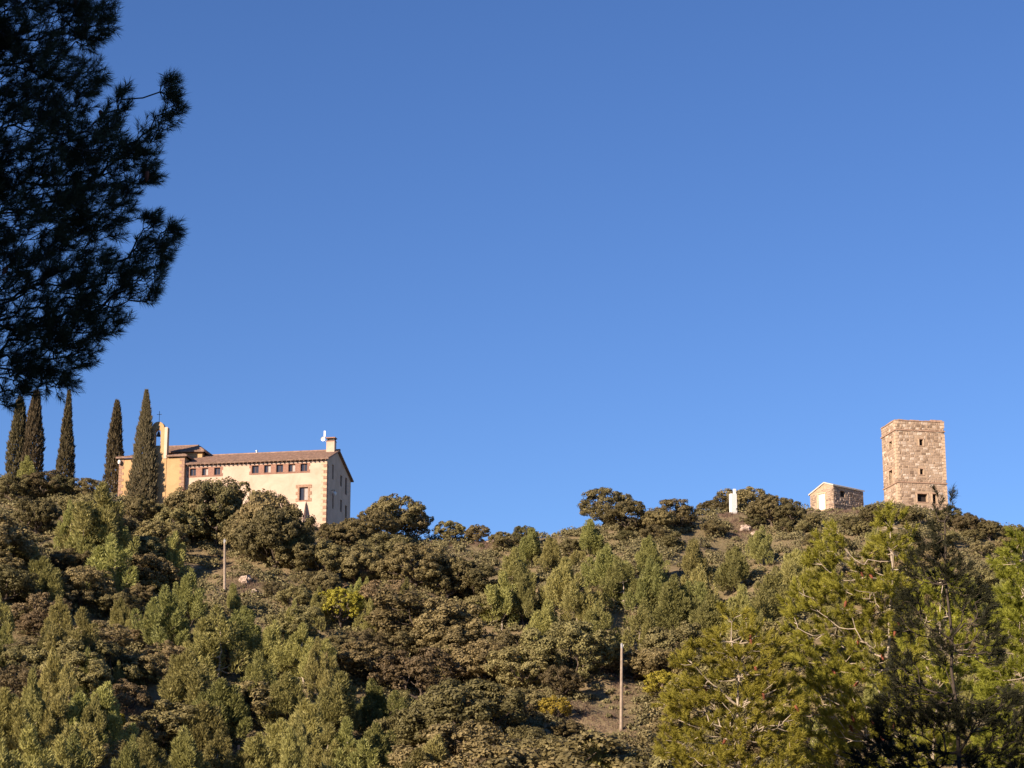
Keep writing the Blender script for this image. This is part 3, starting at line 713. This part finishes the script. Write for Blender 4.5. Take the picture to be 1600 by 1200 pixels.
# ---- prototypes for the hillside (unit: metres, built about 4 m tall)
def proto_oak(seed, W, H, nl, lobe, per, leaf, mat_, bare=.0, flat=.8):
    g = np.random.default_rng(seed)
    d = unit(g.normal(0, 1, (nl, 3)) * [1, 1, .8] + [0, 0, .22]); rr = g.uniform(.45, 1.0, (nl, 1)) ** .5
    sc = np.array([W / 2, W / 2, H * .40]); C = d * rr * sc * (1 - .16) + [0, 0, H * .53]
    C += g.normal(0, .16, C.shape) * [1, 1, .7]
    C[:, 2] = np.clip(C[:, 2], .3, H)
    r = lobe * g.uniform(.55, 1.25, nl)
    parts = []
    # each lobe: leaves over its upper outer shell, broken into smaller sprays
    sp = 7
    for i in range(nl):
        sd = unit(g.normal(0, 1, (sp, 3)) + d[i] * .6 + [0, 0, .35]); sr = r[i] * g.uniform(.3, .5, sp); scn = C[i] + sd * r[i] * .62
        n = max(4, int(per * (r[i] / lobe) ** 2 / sp))
        for k in range(sp):
            ld = unit(g.normal(0, 1, (n, 3)) + sd[k] * .8)
            P = scn[k] + ld * sr[k] * g.uniform(.55, 1.1, (n, 1)) * [1, 1, flat]
            parts.append(leaves(P, ld + sd[k] * .4, leaf, leaf * .6, .5, g))
    crown = from_arrays('crown', *merge(parts), mat_)
    A, par, cnt, n0 = skeleton((0, 0, -.3), np.concatenate([C, C * [.55, .55, .6]]), .4, [(0.03, 0, .25), (.05, .04, .55)])
    trunk = from_arrays('trunk', *merge([limbs(A, par, cnt, .017, .5, 4, .17, g=g)]), M['bark'])
    return crown, trunk, H
def proto_pine(seed, W, H, nl, per, mat_, leaf=.22, bushy=1.0):
    g = np.random.default_rng(seed); parts = []
    # several leaders; candle shaped sprays along rising branches
    nlead = g.integers(3, 6); leads = [(np.array([0, 0, 0.]), 1.0)] + [(np.append(g.normal(0, W * .24, 2), 0), g.uniform(.55, .9)) for _ in range(nlead)]
    C = []; R_ = []; U = []
    for i in range(nl):
        c, s = leads[i % len(leads)] if g.random() < .65 else leads[0]
        f = g.uniform(.12, 1.0) ** .8; z = H * s * (.10 + .90 * f); rad = W * .5 * s * (1.03 - f) ** .75 * g.uniform(.25, 1.05)
        a = g.uniform(0, 6.283); C.append(c + [rad * math.cos(a), rad * math.sin(a), z - .9]); R_.append(g.uniform(.32, .50) * (1.15 - .5 * f)); U.append([math.cos(a) * .38 * (1 - f), math.sin(a) * .38 * (1 - f), 1.0])
    C = np.array(C); U = unit(np.array(U)); R_ = np.array(R_)
    for i in range(nl):
        n = int(per * g.uniform(.7, 1.3)); hh = R_[i] * g.uniform(2.8, 4.4)
        t = g.random((n, 1)); prof = np.sin(np.pi * np.clip(t * .85 + .13, 0, 1)) ** .8
        ld = unit(g.normal(0, 1, (n, 3)) * [1, 1, .3])
        P = C[i] + U[i] * t * hh + ld * prof * R_[i] * g.uniform(.6, 1.05, (n, 1)) * bushy
        parts.append(needles(P, unit(ld * .8 + U[i] * 1.0 + g.normal(0, .25, (n, 3))), leaf, leaf * .34, g))
    crown = from_arrays('crown', *merge(parts), mat_)
    st = [(0, 0, H * k / 6) for k in range(1, 6)]
    A, par, cnt, n0 = skeleton((0, 0, -.3), C, .25, st)
    trunk = from_arrays('trunk', *merge([limbs(A, par, cnt, .014, .45, 4, .13, g=g)]), M['bark_pale'] if seed % 2 else M['bark'])
    return crown, trunk, H
def proto_cypress(seed, W, H, n, mat_, ex=.9):
    g = np.random.default_rng(seed); parts = []
    z = g.random(n) ** .85 * H * .985 + .1; f = z / H
    prof = np.where(f < .18, .62 + f * 2.1, 1.0) * np.clip((1.0 - f) / .78, 0, 1) ** ex
    a = g.uniform(0, 6.283, n)
    lump = 1 + .20 * np.sin(a * 3 + z * 1.9 + seed) * np.sin(z * 2.9 + a * 2 + seed) + .15 * np.sin(a * 5 + z * 4.1 + seed * 2) * np.sin(z * 6.1 - a * 3)
    r = W / 2 * prof * lump
    rr = r * (1 - .45 * g.random(n) ** 2.2)
    C = np.stack([rr * np.cos(a), rr * np.sin(a), z], 1); out = np.stack([np.cos(a), np.sin(a), np.full(n, .35)], 1)
    up = unit(out * .38 + [0, 0, 1] + g.normal(0, .22, (n, 3)))
    V, F = needles(C, up, .42, .13, g); parts.append((V, F))
    m2 = 60; zz = H * g.uniform(.86, 1.0, m2); P = np.stack([g.normal(0, .05, m2), g.normal(0, .05, m2), zz - .3], 1); parts.append(needles(P, unit(np.array([[0, 0, 1.]]) + g.normal(0, .08, (m2, 3))), .45, .1, g))
    crown = from_arrays('crown', *merge(parts), mat_)
    mb = MB(); mb.tube([(0, 0, -.4), (0, 0, .6), (.03, 0, H * .5), (0, 0, H * .9)], [.2, .17, .1, .03], 8)
    return crown, mb.mesh('trunk', M['bark']), H

OAK = [proto_oak(s, W, H, nl, lb, pr_, .16, M['oak']) for s, W, H, nl, lb, pr_ in
       ((1, 4.6, 4.0, 44, .78, 470), (2, 5.2, 4.0, 52, .76, 450), (3, 4.0, 4.0, 38, .72, 460), (4, 5.6, 4.0, 56, .80, 470), (5, 4.2, 4.0, 32, .88, 560))]
OAKB = [proto_oak(s, W, H, nl, lb, pr_, .15, M['oak_brown']) for s, W, H, nl, lb, pr_ in ((11, 4.6, 4.0, 48, .68, 340), (12, 5.0, 4.0, 44, .66, 280))]
OAKY = [proto_oak(21, 4.2, 4.0, 60, .5, 190, .16, M['oak_yellow'])]
PINE = [proto_pine(s, W, 5.0, nl, pr_, M['hill_pine']) for s, W, nl, pr_ in ((31, 3.2, 42, 330), (32, 3.8, 54, 320), (33, 2.6, 34, 330), (34, 4.2, 62, 320), (36, 3.0, 38, 340))]
BRUSH = [proto_oak(s, 4.4, 4.0, 50, .42, 60, .13, M['twig_brush']) for s in (41, 42)]

plants = []      # (root, kind, species words)
def plant(proto, loc, h, wx, kind, name, group, yaw=None, lean=0.0):
    crown, trunk, H = proto
    r = bpy.data.objects.new(name, None); col.objects.link(r); r.location = loc; s = h / H
    r.scale = (s * wx, s * wx, s); r.rotation_euler = (random.uniform(-lean, lean), random.uniform(-lean, lean), random.uniform(0, 6.28) if yaw is None else yaw)
    c = link('crown', crown, r); t = link('trunk', trunk, r)
    r['category'] = 'tree' if kind != 'brush' else 'shrub'; r['group'] = group
    plants.append((r, kind, c, t)); return r

# cypresses
for x, yt, yb, W, Y, lab in ((32, 622, 728, 2.5, 247, 'fat dark cypress at far left, left one of the touching pair'), (57, 612, 735, 2.5, 246, 'dark cypress whose top meets the overhanging pine, right one of the touching pair'),
                        (108, 612, 745, 2.2, 247, 'slim pointed cypress standing alone between the pair and the chapel'), (183, 627, 775, 2.4, 247.5, 'dark cypress just left of the chapel corner'),
                        (229, 611, 785, 3.2, 242.35, 'tallest cypress standing in front of the ochre chapel wall')):
    tp = at(x, yt, Y); gz = tz(tp.x, Y); H = tp.z - gz
    cr, tr, _ = proto_cypress(int(x), W, H, int(6500 * H * W / 20), M['cypress'], {32: .5, 57: .5, 108: .85, 183: .6, 229: .85}[x])
    r = thing('cypress_tree', lab, 'cypress', (tp.x, Y, gz), random.uniform(0, 6), 'cypresses beside the chapel'); r.scale = (1, .55 if x == 229 else 1, 1); r.rotation_euler = (0, 0, 0 if x == 229 else r.rotation_euler.z); link('crown', cr, r); link('trunk', tr, r)

# hand placed hillside plants: top pixel, height, width factor
placed = []
def put(lst, protos, kind, name, group, y0=120):
    for e in lst:
        x, y, h = e[:3]; wx = e[3] if len(e) > 3 else 1.0
        if len(e) > 4:
            tp_ = at(x, y, e[4]); p = Vector((tp_.x, e[4], tz(tp_.x, e[4]))); h = tp_.z - p.z
        else: p = place_top(x, y, h, y0)
        if p is None: continue
        plant(random.choice(protos), p, h, wx * random.uniform(1.1, 1.3), kind, name, group, lean=.06); placed.append((x, y, h, p))
put([(160, 765, 7.5, 1.1), (178, 835, 6.5, 1.1), (150, 800, 6, 1.0), (66, 860, 5.5), (97, 935, 4.5), (126, 958, 5.5), (271, 830, 5), (297, 893, 5), (264, 920, 5.5), (345, 945, 6.5, 1.1), (381, 950, 4.5),
     (423, 973, 5), (476, 980, 5), (288, 1006, 6), (414, 1017, 5.5), (451, 1042, 5), (348, 1050, 6), (530, 1038, 6), (477, 1080, 6), (322, 1085, 5.5), (14, 1083, 6), (125, 1072, 5.5),
     (165, 1072, 5.5), (436, 1112, 5.5), (510, 1138, 5), (546, 1130, 5.5), (125, 1145, 5.5), (205, 1141, 5.5), (290, 1141, 5.5), (238, 1152, 5.5), (92, 1160, 5), (45, 1145, 6), (592, 1135, 5),
     (653, 1158, 5), (684, 1154, 5), (340, 1150, 5), (400, 1150, 5), (584, 1066, 4.5), (703, 1004, 4), (830, 820, 4.5), (784, 900, 5), (922, 805, 4.5), (876, 862, 5.5), (902, 901, 5), (975, 870, 5),
     (1017, 878, 5.5), (1112, 921, 5.5), (1082, 835, 5), (1142, 846, 5), (1202, 890, 5.5), (1190, 822, 4), (1050, 900, 5.5), (1160, 920, 5.5), (940, 940, 5), (850, 930, 5), (1000, 945, 5), (1240, 850, 5),
     (1090, 880, 5), (950, 850, 4.5), (860, 840, 4), (5, 650, 7.0, .9), (45, 715, 3.6), (75, 705, 3.2), (800, 860, 4.5), (1010, 840, 4)], PINE, 'pine', 'pine_tree', 'pale green pines on the hillside')
put([(615, 770, 5.2, 1.0), (580, 800, 3.5), (648, 795, 3.5), (560, 812, 3.0), (905, 767, 4.4), (948, 764, 4.4), (985, 785, 3.4), (1055, 781, 3.4), (1030, 795, 2.6), (1165, 758, 4.6, 1.2, 243.5), (1130, 773, 3.4, 1.1, 243), (1205, 775, 3.2), (1235, 785, 2.6),
     (705, 812, 2.6), (745, 818, 2.2), (820, 820, 2.4), (785, 832, 2), (305, 750, 6.5, .8), (340, 752, 7, .8), (375, 745, 7.5, .75), (415, 765, 7, .75), (436, 795, 6, .75), (280, 792, 4.5, .9), (455, 818, 4.5, .8), (520, 815, 2.6), (545, 818, 2.8), (395, 805, 4.6, 1.1), (430, 825, 4.2),
     (70, 735, 3.2), (95, 742, 2.8), (140, 747, 2.6), (165, 760, 2.4), (20, 740, 3.2), (125, 770, 3.5), (60, 775, 4), (215, 775, 2.8), (250, 785, 2.6), (250, 815, 3.6), (225, 840, 3.6), (1510, 800, 2.6), (1545, 812, 2.2), (1580, 818, 2.2), (1610, 824, 2.2), (1365, 790, 2.2), (1270, 800, 1.8), (1330, 808, 1.7), (1420, 792, 2.0), (1480, 792, 2.2), (1255, 812, 1.5), (1290, 818, 1.4), (1350, 815, 1.5), (1225, 812, 1.6), (1180, 805, 1.6), (1115, 815, 1.8), (1275, 832, 1.8), (1310, 838, 1.8),
     (600, 835, 4), (650, 850, 4.4), (560, 855, 4), (510, 850, 3.6), (470, 845, 3.2), (700, 870, 4.2)], OAK, 'oak', 'holm_oak', 'olive green holm oaks on the hillside')
put([(532, 914, 4.0, .95)], OAKY, 'yellow', 'yellow_shrub', 'yellow leaved shrubs'); put([(1035, 1045, 3.0), (868, 1085, 2.2), (175, 1110, 2.2)], OAKY, 'yellow', 'yellow_shrub', 'yellow leaved shrubs')
put([(600, 775, 4.2), (325, 775, 2.4), (270, 775, 2.0), (905, 1090, 1.4), (935, 1098, 1.2), (915, 1108, 1.0), (1220, 1090, 2.5), (770, 838, .9), (25, 860, 2.5), (495, 815, 1.6), (1080, 800, 1.5)], BRUSH, 'brush', 'dry_brush', 'dry leafless brush')

# fill the rest of the slope
clear = [(532, 895, 26, 24), (532, 930, 22, 14), (1146, 790, 16, 34), (1305, 796, 44, 10), (930, 1118, 62, 26), (768, 849, 34, 9), (1165, 832, 26, 10), (215, 1108, 46, 11), (388, 915, 24, 13), (351, 885, 12, 40), (971, 1075, 14, 60), (500, 800, 40, 26), (98, 1104, 20, 14), (373, 1182, 10, 18), (1225, 800, 20, 5)]
def blocked(x, y): return any(((x - a) / c) ** 2 + ((y - b_) / d) ** 2 < 1 for a, b_, c, d in clear)
yy = 800.0
while yy < 1235:
    step = 40 + max(0, yy - 838) * .03
    xx = -30 + random.uniform(0, step)
    while xx < 1640:
        x = xx + random.uniform(-.35, .35) * step; y = yy + random.uniform(-14, 14); xx += step
        left_low = x < 640 and y > 900
        far = 1250 < x and y > 900
        skyl = np.interp(x, _rx, _ry)
        h = random.choice((2.0, 2.6, 3.2, 4.2, 5.4)) * random.uniform(.9, 1.1) if not far else 2.5
        if left_low: h = random.choice((1.8, 2.3, 2.8, 3.4, 3.8))
        if y < skyl + 30: h = min(h, random.uniform(1.3, 2.2))
        if y < skyl + (2 if x > 880 else 8) or blocked(x, y + 18) or blocked(x, y + 36): continue
        if far and random.random() < .2: continue
        if any((x - a) ** 2 + (y - b_) ** 2 * 1.5 < 25 ** 2 or (hh_ >= 4 and ((x - a) / 30) ** 2 + ((y - b_ - 26) / 36) ** 2 < 1) for a, b_, hh_, _ in placed): continue
        p = place_top(x, y, h, 120)
        if p is None: continue
        hid = False                                    # keep the poles, the clearing and the yellow shrub in view
        for kx, kw, ky, kY in ((971, 3, 1138, 172.5), (351, 3, 922, 203.5), (925, 40, 1112, 174.7), (532, 18, 935, 197.5), (373, 3, 1195, 162)):
            wpx = h * .62 * FPX / p.y
            if abs(x - kx) < wpx + kw and p.y < kY + .8 and y < ky - 4: hid = True
        if hid: continue
        t = random.random()
        if t < (.42 if left_low else .16) and y > skyl + 30: plant(random.choice(PINE), p, min(6.0, h * 1.5), random.uniform(.72, .95), 'pine', 'pine_tree', 'pale green pines on the hillside', lean=.06)
        elif t < .78: plant(random.choice(OAK), p, h, random.uniform(1.1, 1.5), 'oak', 'holm_oak', 'olive green holm oaks on the hillside', lean=.08)
        elif t < .96: plant(random.choice(OAKB), p, h * .95, random.uniform(1.1, 1.5), 'brown', 'brown_oak', 'brownish scrub oaks on the hillside', lean=.08)
        else: plant(BRUSH[0], p, h * .6, 1.0, 'brush', 'dry_brush', 'dry leafless brush', lean=.08)
    yy += 27

# low undergrowth between the trees, and dry grass
def undergrowth():
    g = np.random.default_rng(99); parts = []; n = 0
    while n < 7000:
        Y = g.uniform(160, 244); X = g.uniform(-.26, .26) * Y
        px, py = project((X, Y, tz(X, Y) + .3))
        if Y > 240.5 and (-48 < X < -14 or 30 < X < 58): continue
        n += 1
        sparse = blocked(px, py)
        if sparse and g.random() < .6: continue
        s = g.uniform(.35, .95) * (.4 if sparse else 1); k = 90
        d = unit(g.normal(0, 1, (k, 3)) + [0, 0, .6]); d[:, 2] = np.abs(d[:, 2])
        P = np.array([X, Y, tz(X, Y) + .05]) + d * s * g.uniform(.5, 1.05, (k, 1)) * [1.1, 1.1, .9]
        parts.append(leaves(P, d, .22, .14, .6, g))
    return from_arrays('undergrowth', *merge(parts), M['scrub'])
ug = link('undergrowth', undergrowth()); ug['kind'] = 'stuff'; ug['label'] = 'low olive and brown scrub covering the ground between the trees'; ug['category'] = 'scrub'
def grass():
    g = np.random.default_rng(5); P = []; p0_ = place_base(768, 849)
    for a, b_, c, d in clear + [(160, 800, 60, 20), (700, 850, 60, 10)]:
        for _ in range(500):
            p = place_base(a + g.normal(0, c * .6), b_ + g.normal(0, d * .6)) if _ % 10 == 0 else p0_ + Vector((g.normal(0, .5), g.normal(0, .5), 0))
            if p is None: p = p0_
            if _ % 10 == 0: p0_ = p
            P.append((p.x, p.y, tz(p.x, p.y) - .02))
    P = np.array(P); P = np.repeat(P, 3, axis=0) + g.normal(0, .08, (len(P) * 3, 3)) * [1, 1, 0]
    D = unit(g.normal(0, .3, P.shape) + [0, 0, 1]); return from_arrays('dry_grass', *merge([needles(P, D, .32, .035, g)]), M['twig_brush'])
gr = link('dry_grass', grass()); gr['kind'] = 'stuff'; gr['label'] = 'pale dry grass in the clearings of the slope'; gr['category'] = 'grass'

# rocks
def rock(x, y, sx, sz, lab, seed):
    p = place_base(x, y); g = np.random.default_rng(seed); bm = bmesh.new(); bmesh.ops.create_icosphere(bm, subdivisions=3, radius=1)
    for v in bm.verts:
        c = v.co; f = 1 + .22 * math.sin(c.x * 3 + seed) * math.sin(c.y * 4 + seed * 2) + .13 * math.sin(c.z * 7 + c.x * 5) + g.normal(0, .03)
        v.co = Vector((round(c.x * f * 3.2) / 3.2 * .5 + c.x * f * .5, c.y * f, round(c.z * f * 2.5) / 2.5 * .6 + c.z * f * .4))
    me = bpy.data.meshes.new('rock'); bm.to_mesh(me); bm.free(); me.materials.append(M['rock'])
    o = link('rock_outcrop', me, None, p + Vector((0, 0, sz * .15))); o.scale = (sx, sx * .7, sz); o.rotation_euler = (0, 0, random.uniform(0, 3)); o['label'] = lab; o['category'] = 'rock'; o['group'] = 'pale rocks on the slope'
rock(1166, 830, .8, .5, 'pale limestone outcrop on the slope below the white survey pillar', 3)
rock(1180, 838, .6, .4, 'smaller pale stone beside the outcrop below the survey pillar', 8)
rock(384, 908, .75, .5, 'rounded pale boulder right of the left utility pole', 4)
rock(398, 932, .55, .45, 'small pale boulder below the rounded one right of the left pole', 5)
rock(98, 1104, .8, .6, 'pale bluish rock among bushes at the lower left', 6)
rock(772, 849, 1.3, .3, 'flat bare rock ledge in the saddle of the ridge', 7)

# ------------------------------------------------------------------ near pines with needles and cones
def near_pine(label, blobs, Y, base_xy, n_pts, shoot, nn, nlen, nwid, leafm, barkm, cones=0, seed=1, tip=.008, rmax=.16, extra=(), up=.55, shell=.6, top=None, fill=1.0, conesize=.10, rexp=.33):
    """blobs: (x, y, rx, ry, depth offset) crown lobes on the photo at distance Y; the tree stands at base_xy"""
    g = np.random.default_rng(seed); pxm = FPX / (Y / (CP)) ; pts = []; area = np.array([b_[2] * b_[3] for b_ in blobs], float)
    for b_, ar in zip(blobs, area):
        c = np.array(at(b_[0], b_[1], Y + (b_[4] if len(b_) > 4 else 0))); k = max(24 if n_pts > 3000 else 8, int(n_pts * ar / area.sum()))
        rx, ry = b_[2] / pxm, b_[3] / pxm; d = unit(g.normal(0, 1, (k, 3))); rr = g.random((k, 1)) ** (1 / 3) * (1 - shell) + shell * g.random((k, 1)) ** .25
        pts.append(c + d * rr * [rx, min(rx, ry * 1.2) * .95, ry])
    pts = np.concatenate(pts + [np.array([list(at(a, b2, Y + dd)) for a, b2, dd in extra])] if len(extra) else pts)
    gz = tz(*base_xy); root = np.array([base_xy[0], base_xy[1], gz - .3])
    topc = np.array(at(*top, Y)) if top else pts[np.argmax(pts[:, 2])]
    ns = 9; stem = [root + (topc - root) * np.array([t ** 1.3, t ** 1.3, t]) + np.append(g.normal(0, .06, 2), 0) * (1 if t < .98 else 0) for t in np.linspace(.06, .96, ns)]
    A, par, cnt, n0 = skeleton(root, pts, .3, stem)
    r = thing('pine_tree', label, 'pine', tuple(root), 0, 'near pines')
    T = from_arrays('trunk', *merge([(limbs(A, par, cnt, tip, rexp, 6, rmax, .05, np.random.default_rng(seed))[0] - root, limbs(A, par, cnt, tip, rexp, 6, rmax, .05, np.random.default_rng(seed))[1])]), barkm)
    T.polygons.foreach_set('use_smooth', np.ones(len(T.polygons), bool)); link('trunk', T, r)
    idx = np.arange(n0, len(A)); idx = idx[cnt[idx] <= 4]
    # shoots: at tips and along the last edges
    S0 = []; SD = []
    axis_ = root[:2] * .3 + topc[:2] * .7
    for i in idx:
        e = unit(A[i] - A[par[i]]); out = np.append(unit(A[i][:2] - axis_), 0.0)
        L = np.linalg.norm(A[i] - A[par[i]])
        m_ = max(2, int(fill * L / (shoot * .55)))
        for k in range(m_):
            f = 1 - k / m_ * .5; S0.append(A[par[i]] + (A[i] - A[par[i]]) * f); SD.append(e * .7 + out * .3 + np.array([0, 0, up]) + g.normal(0, .5, 3) * (1 if k else .5))
    S0 = np.array(S0); SD = unit(np.array(SD)); n = len(S0)
    t = g.random((n, nn, 1)); P = S0[:, None] + SD[:, None] * t * shoot * g.uniform(.7, 1.3, (n, 1, 1))
    rd = unit(np.cross(SD[:, None], g.normal(0, 1, (n, nn, 3)))); D = unit(SD[:, None] * (.55 + .9 * t) + rd * .8 + g.normal(0, .12, (n, nn, 3)) - np.array([0, 0, .12]))
    V, F = needles(P.reshape(-1, 3) - root, D.reshape(-1, 3), nlen, nwid, g)
    # woody shoots
    E = S0 + SD * shoot
    mV, mF = needles(S0 - root, SD, shoot * 1.05, tip * 2.2, g)
    link('crown', from_arrays('crown', *merge([(V, F), (mV, mF)]), leafm), r)
    if cones:
        cm = MB(); prof = [(.0, -1.0), (.35, -.9), (.5, -.6), (.46, -.55), (.55, -.25), (.5, -.2), (.52, .1), (.46, .14), (.42, .42), (.36, .45), (.22, .8), (.0, 1.0)]
        cm.lathe([(a * conesize, b_ * conesize * 1.35) for a, b_ in prof], 8); cme = cm.mesh('pine_cone', M['cone'])
        cand = idx[A[idx, 1] < np.median(A[idx, 1])]
        for i in g.choice(cand, min(cones, len(cand)), replace=False):
            q = A[i] * .6 + A[par[i]] * .4 - root + np.array([0, -.06, -conesize * 1.1]); c = link('pine_cone', cme, r, q); c.rotation_euler = (g.uniform(2.2, 3.6), g.uniform(-.5, .5), g.uniform(0, 6))
    return r
near_pine('large sunlit yellow-green pine with cones rising below the stone tower',
          [(1395, 835, 30, 45), (1385, 900, 52, 60), (1300, 870, 42, 48), (1330, 935, 85, 62), (1265, 960, 48, 60), (1290, 1030, 70, 60), (1385, 1000, 60, 70), (1360, 1085, 90, 70), (1290, 1130, 80, 70), (1375, 1180, 100, 70), (1330, 1260, 130, 80)],
          80, (13.6, 80.5), 1050, .32, 60, .17, .024, M['near_pine'], M['bark_pale'], cones=26, seed=3, tip=.0075, rmax=.065, fill=2.2, top=(1392, 800))
near_pine('lower sunlit pine with pale bare branches right of the utility pole',
          [(1145, 990, 42, 40), (1110, 1040, 62, 45), (1185, 1030, 48, 50), (1075, 1100, 45, 50), (1140, 1110, 80, 55), (1215, 1100, 45, 55), (1100, 1170, 80, 50), (1190, 1180, 70, 60), (1140, 1260, 120, 70)],
          76, (7.9, 76.4), 700, .32, 60, .17, .024, M['near_pine'], M['bark_pale'], cones=12, seed=4, tip=.0085, rmax=.065, fill=2.0, top=(1150, 985))
near_pine('sunlit golden pine cut off by the right edge of the photo',
          [(1590, 880, 36, 48), (1600, 950, 60, 60), (1575, 1020, 46, 55), (1620, 1060, 70, 90), (1560, 1090, 40, 50), (1600, 1170, 70, 70), (1640, 960, 70, 110)],
          74, (17.6, 74.4), 480, .32, 60, .17, .024, M['near_pine'], M['bark_pale'], cones=3, seed=5, tip=.0075, rmax=.065, fill=2.2, top=(1600, 850))
near_pine('sunlit pine showing in patches behind the dark shaded pine',
          [(1470, 930, 45, 50), (1520, 990, 55, 60), (1460, 1010, 55, 60), (1500, 1080, 75, 70), (1440, 1110, 60, 70), (1530, 1160, 80, 60), (1470, 1230, 110, 70)],
          88, (16.6, 88.5), 600, .33, 56, .18, .026, M['near_pine'], M['bark_pale'], cones=0, seed=6, tip=.0075, rmax=.065, fill=2.2, top=(1475, 890))
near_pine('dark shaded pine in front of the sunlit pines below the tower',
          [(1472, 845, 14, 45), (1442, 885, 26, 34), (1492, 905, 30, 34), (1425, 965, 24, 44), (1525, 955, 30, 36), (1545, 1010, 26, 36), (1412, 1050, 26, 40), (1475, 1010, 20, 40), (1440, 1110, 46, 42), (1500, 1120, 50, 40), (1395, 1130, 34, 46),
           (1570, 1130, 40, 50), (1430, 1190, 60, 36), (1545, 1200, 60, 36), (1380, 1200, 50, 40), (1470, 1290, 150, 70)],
          45, (9.2, 45.3), 1500, .19, 44, .12, .011, M['deep_shade_pine'], M['bark_shade'], cones=0, seed=7, tip=.005, rmax=.07, fill=1.4, top=(1474, 785), extra=[(1470, 790, 0), (1478, 800, .1), (1486, 775, 0), (1484, 800, -.1), (1463, 770, 0), (1462, 800, .1)])
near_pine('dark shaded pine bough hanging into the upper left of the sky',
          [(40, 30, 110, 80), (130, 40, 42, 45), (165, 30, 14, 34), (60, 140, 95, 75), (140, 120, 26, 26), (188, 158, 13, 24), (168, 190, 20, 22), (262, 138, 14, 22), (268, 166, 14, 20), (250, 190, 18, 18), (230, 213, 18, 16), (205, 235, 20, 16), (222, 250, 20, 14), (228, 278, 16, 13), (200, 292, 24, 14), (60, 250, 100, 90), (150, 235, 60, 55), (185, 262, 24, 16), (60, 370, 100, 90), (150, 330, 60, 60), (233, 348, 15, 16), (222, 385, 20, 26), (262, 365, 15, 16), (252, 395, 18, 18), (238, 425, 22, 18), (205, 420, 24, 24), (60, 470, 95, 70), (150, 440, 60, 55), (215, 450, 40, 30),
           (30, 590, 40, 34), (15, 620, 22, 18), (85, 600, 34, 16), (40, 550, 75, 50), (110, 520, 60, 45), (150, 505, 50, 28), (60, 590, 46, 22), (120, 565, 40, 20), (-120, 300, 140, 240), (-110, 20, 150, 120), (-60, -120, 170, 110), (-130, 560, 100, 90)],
          17, (-5.1, 17.3), 6000, .085, 38, .072, .0040, M['shade_pine'], M['bark_shade'], cones=6, seed=8, tip=.0020, rmax=.10, top=(-190, -200), up=.35, shell=.25, conesize=.035, fill=2.0)

# ------------------------------------------------------------------ which plants show, and labels that single each one out
marks = [('the farmhouse', 430, 770), ('the left utility pole', 351, 885), ('the tall right utility pole', 971, 1075), ('the yellow shrub', 532, 930), ('the saddle', 768, 845),
         ('the survey pillar', 1146, 780), ('the stone hut', 1307, 785), ('the stone tower', 1428, 740), ('the tallest cypress', 229, 760), ('the pair of cypresses', 45, 690), ('the dry brush clearing', 925, 1110),
         ('the short bottom post', 373, 1182), ('the lower left rock', 98, 1104), ('the bell gable', 262, 700), ('the rounded boulder', 384, 908), ('the lower near pine', 1130, 1080)]
words = {'pine': 'pale green pine', 'oak': 'olive holm oak', 'brown': 'brownish scrub oak', 'yellow': 'yellow leaved shrub', 'brush': 'dry leafless brush'}
ordn = ['nearest', 'second', 'third', 'fourth', 'fifth', 'sixth', 'seventh', 'eighth', 'ninth', 'tenth', 'eleventh', 'twelfth', 'thirteenth', 'fourteenth', 'fifteenth', 'sixteenth', 'seventeenth', 'eighteenth', 'nineteenth', 'twentieth']
bpy.context.view_layer.update()
dg = bpy.context.evaluated_depsgraph_get()
own = {}
for r, kind, c, t in plants: own[c.name] = r; own[t.name] = r
hits = {}
for yy in range(604, 1200, 9):
    for xx in range(2, 1600, 9):
        if xx > 560 and yy < 750: continue
        d = ray(xx, yy).normalized(); o0 = Vector((0, 0, 0))
        ok, loc, nrm, i_, ob, mt = scene.ray_cast(dg, o0, d, distance=600)
        if ok:
            r = own.get(ob.name)
            if r: hits.setdefault(r.name, []).append((xx, yy))
buckets = {}
gone = 0
for r, kind, c, t in plants:
    h = hits.get(r.name, [])
    if len(h) < 2:
        for o in (c, t, r): bpy.data.objects.remove(o)
        gone += 1; continue
    mx_, my_ = np.mean(h, axis=0); mk = min(marks, key=lambda m_: (m_[1] - mx_) ** 2 + (m_[2] - my_) ** 2)
    dx, dy = mx_ - mk[1], my_ - mk[2]; a = math.degrees(math.atan2(dy, dx)) % 360
    sec = ['to the right', 'down to the right', 'straight below', 'down to the left', 'to the left', 'up to the left', 'straight above', 'up to the right'][int((a + 22.5) // 45) % 8]
    buckets.setdefault((mk[0], sec, kind), []).append((math.hypot(dx, dy), r))
for (mk, sec, kind), lst in buckets.items():
    lst.sort(key=lambda e: e[0])
    for k, (_, r) in enumerate(lst):
        r['label'] = (f'only {words[kind]} {sec} of {mk}' if len(lst) == 1 else f'{ordn[k]} {words[kind]} out from {mk}, {sec}').replace('straight below of', 'straight below').replace('straight above of', 'straight above')
print('plants kept', len(plants) - gone, 'removed unseen', gone, 'tris', sum(len(m_.polygons) for m_ in bpy.data.meshes))
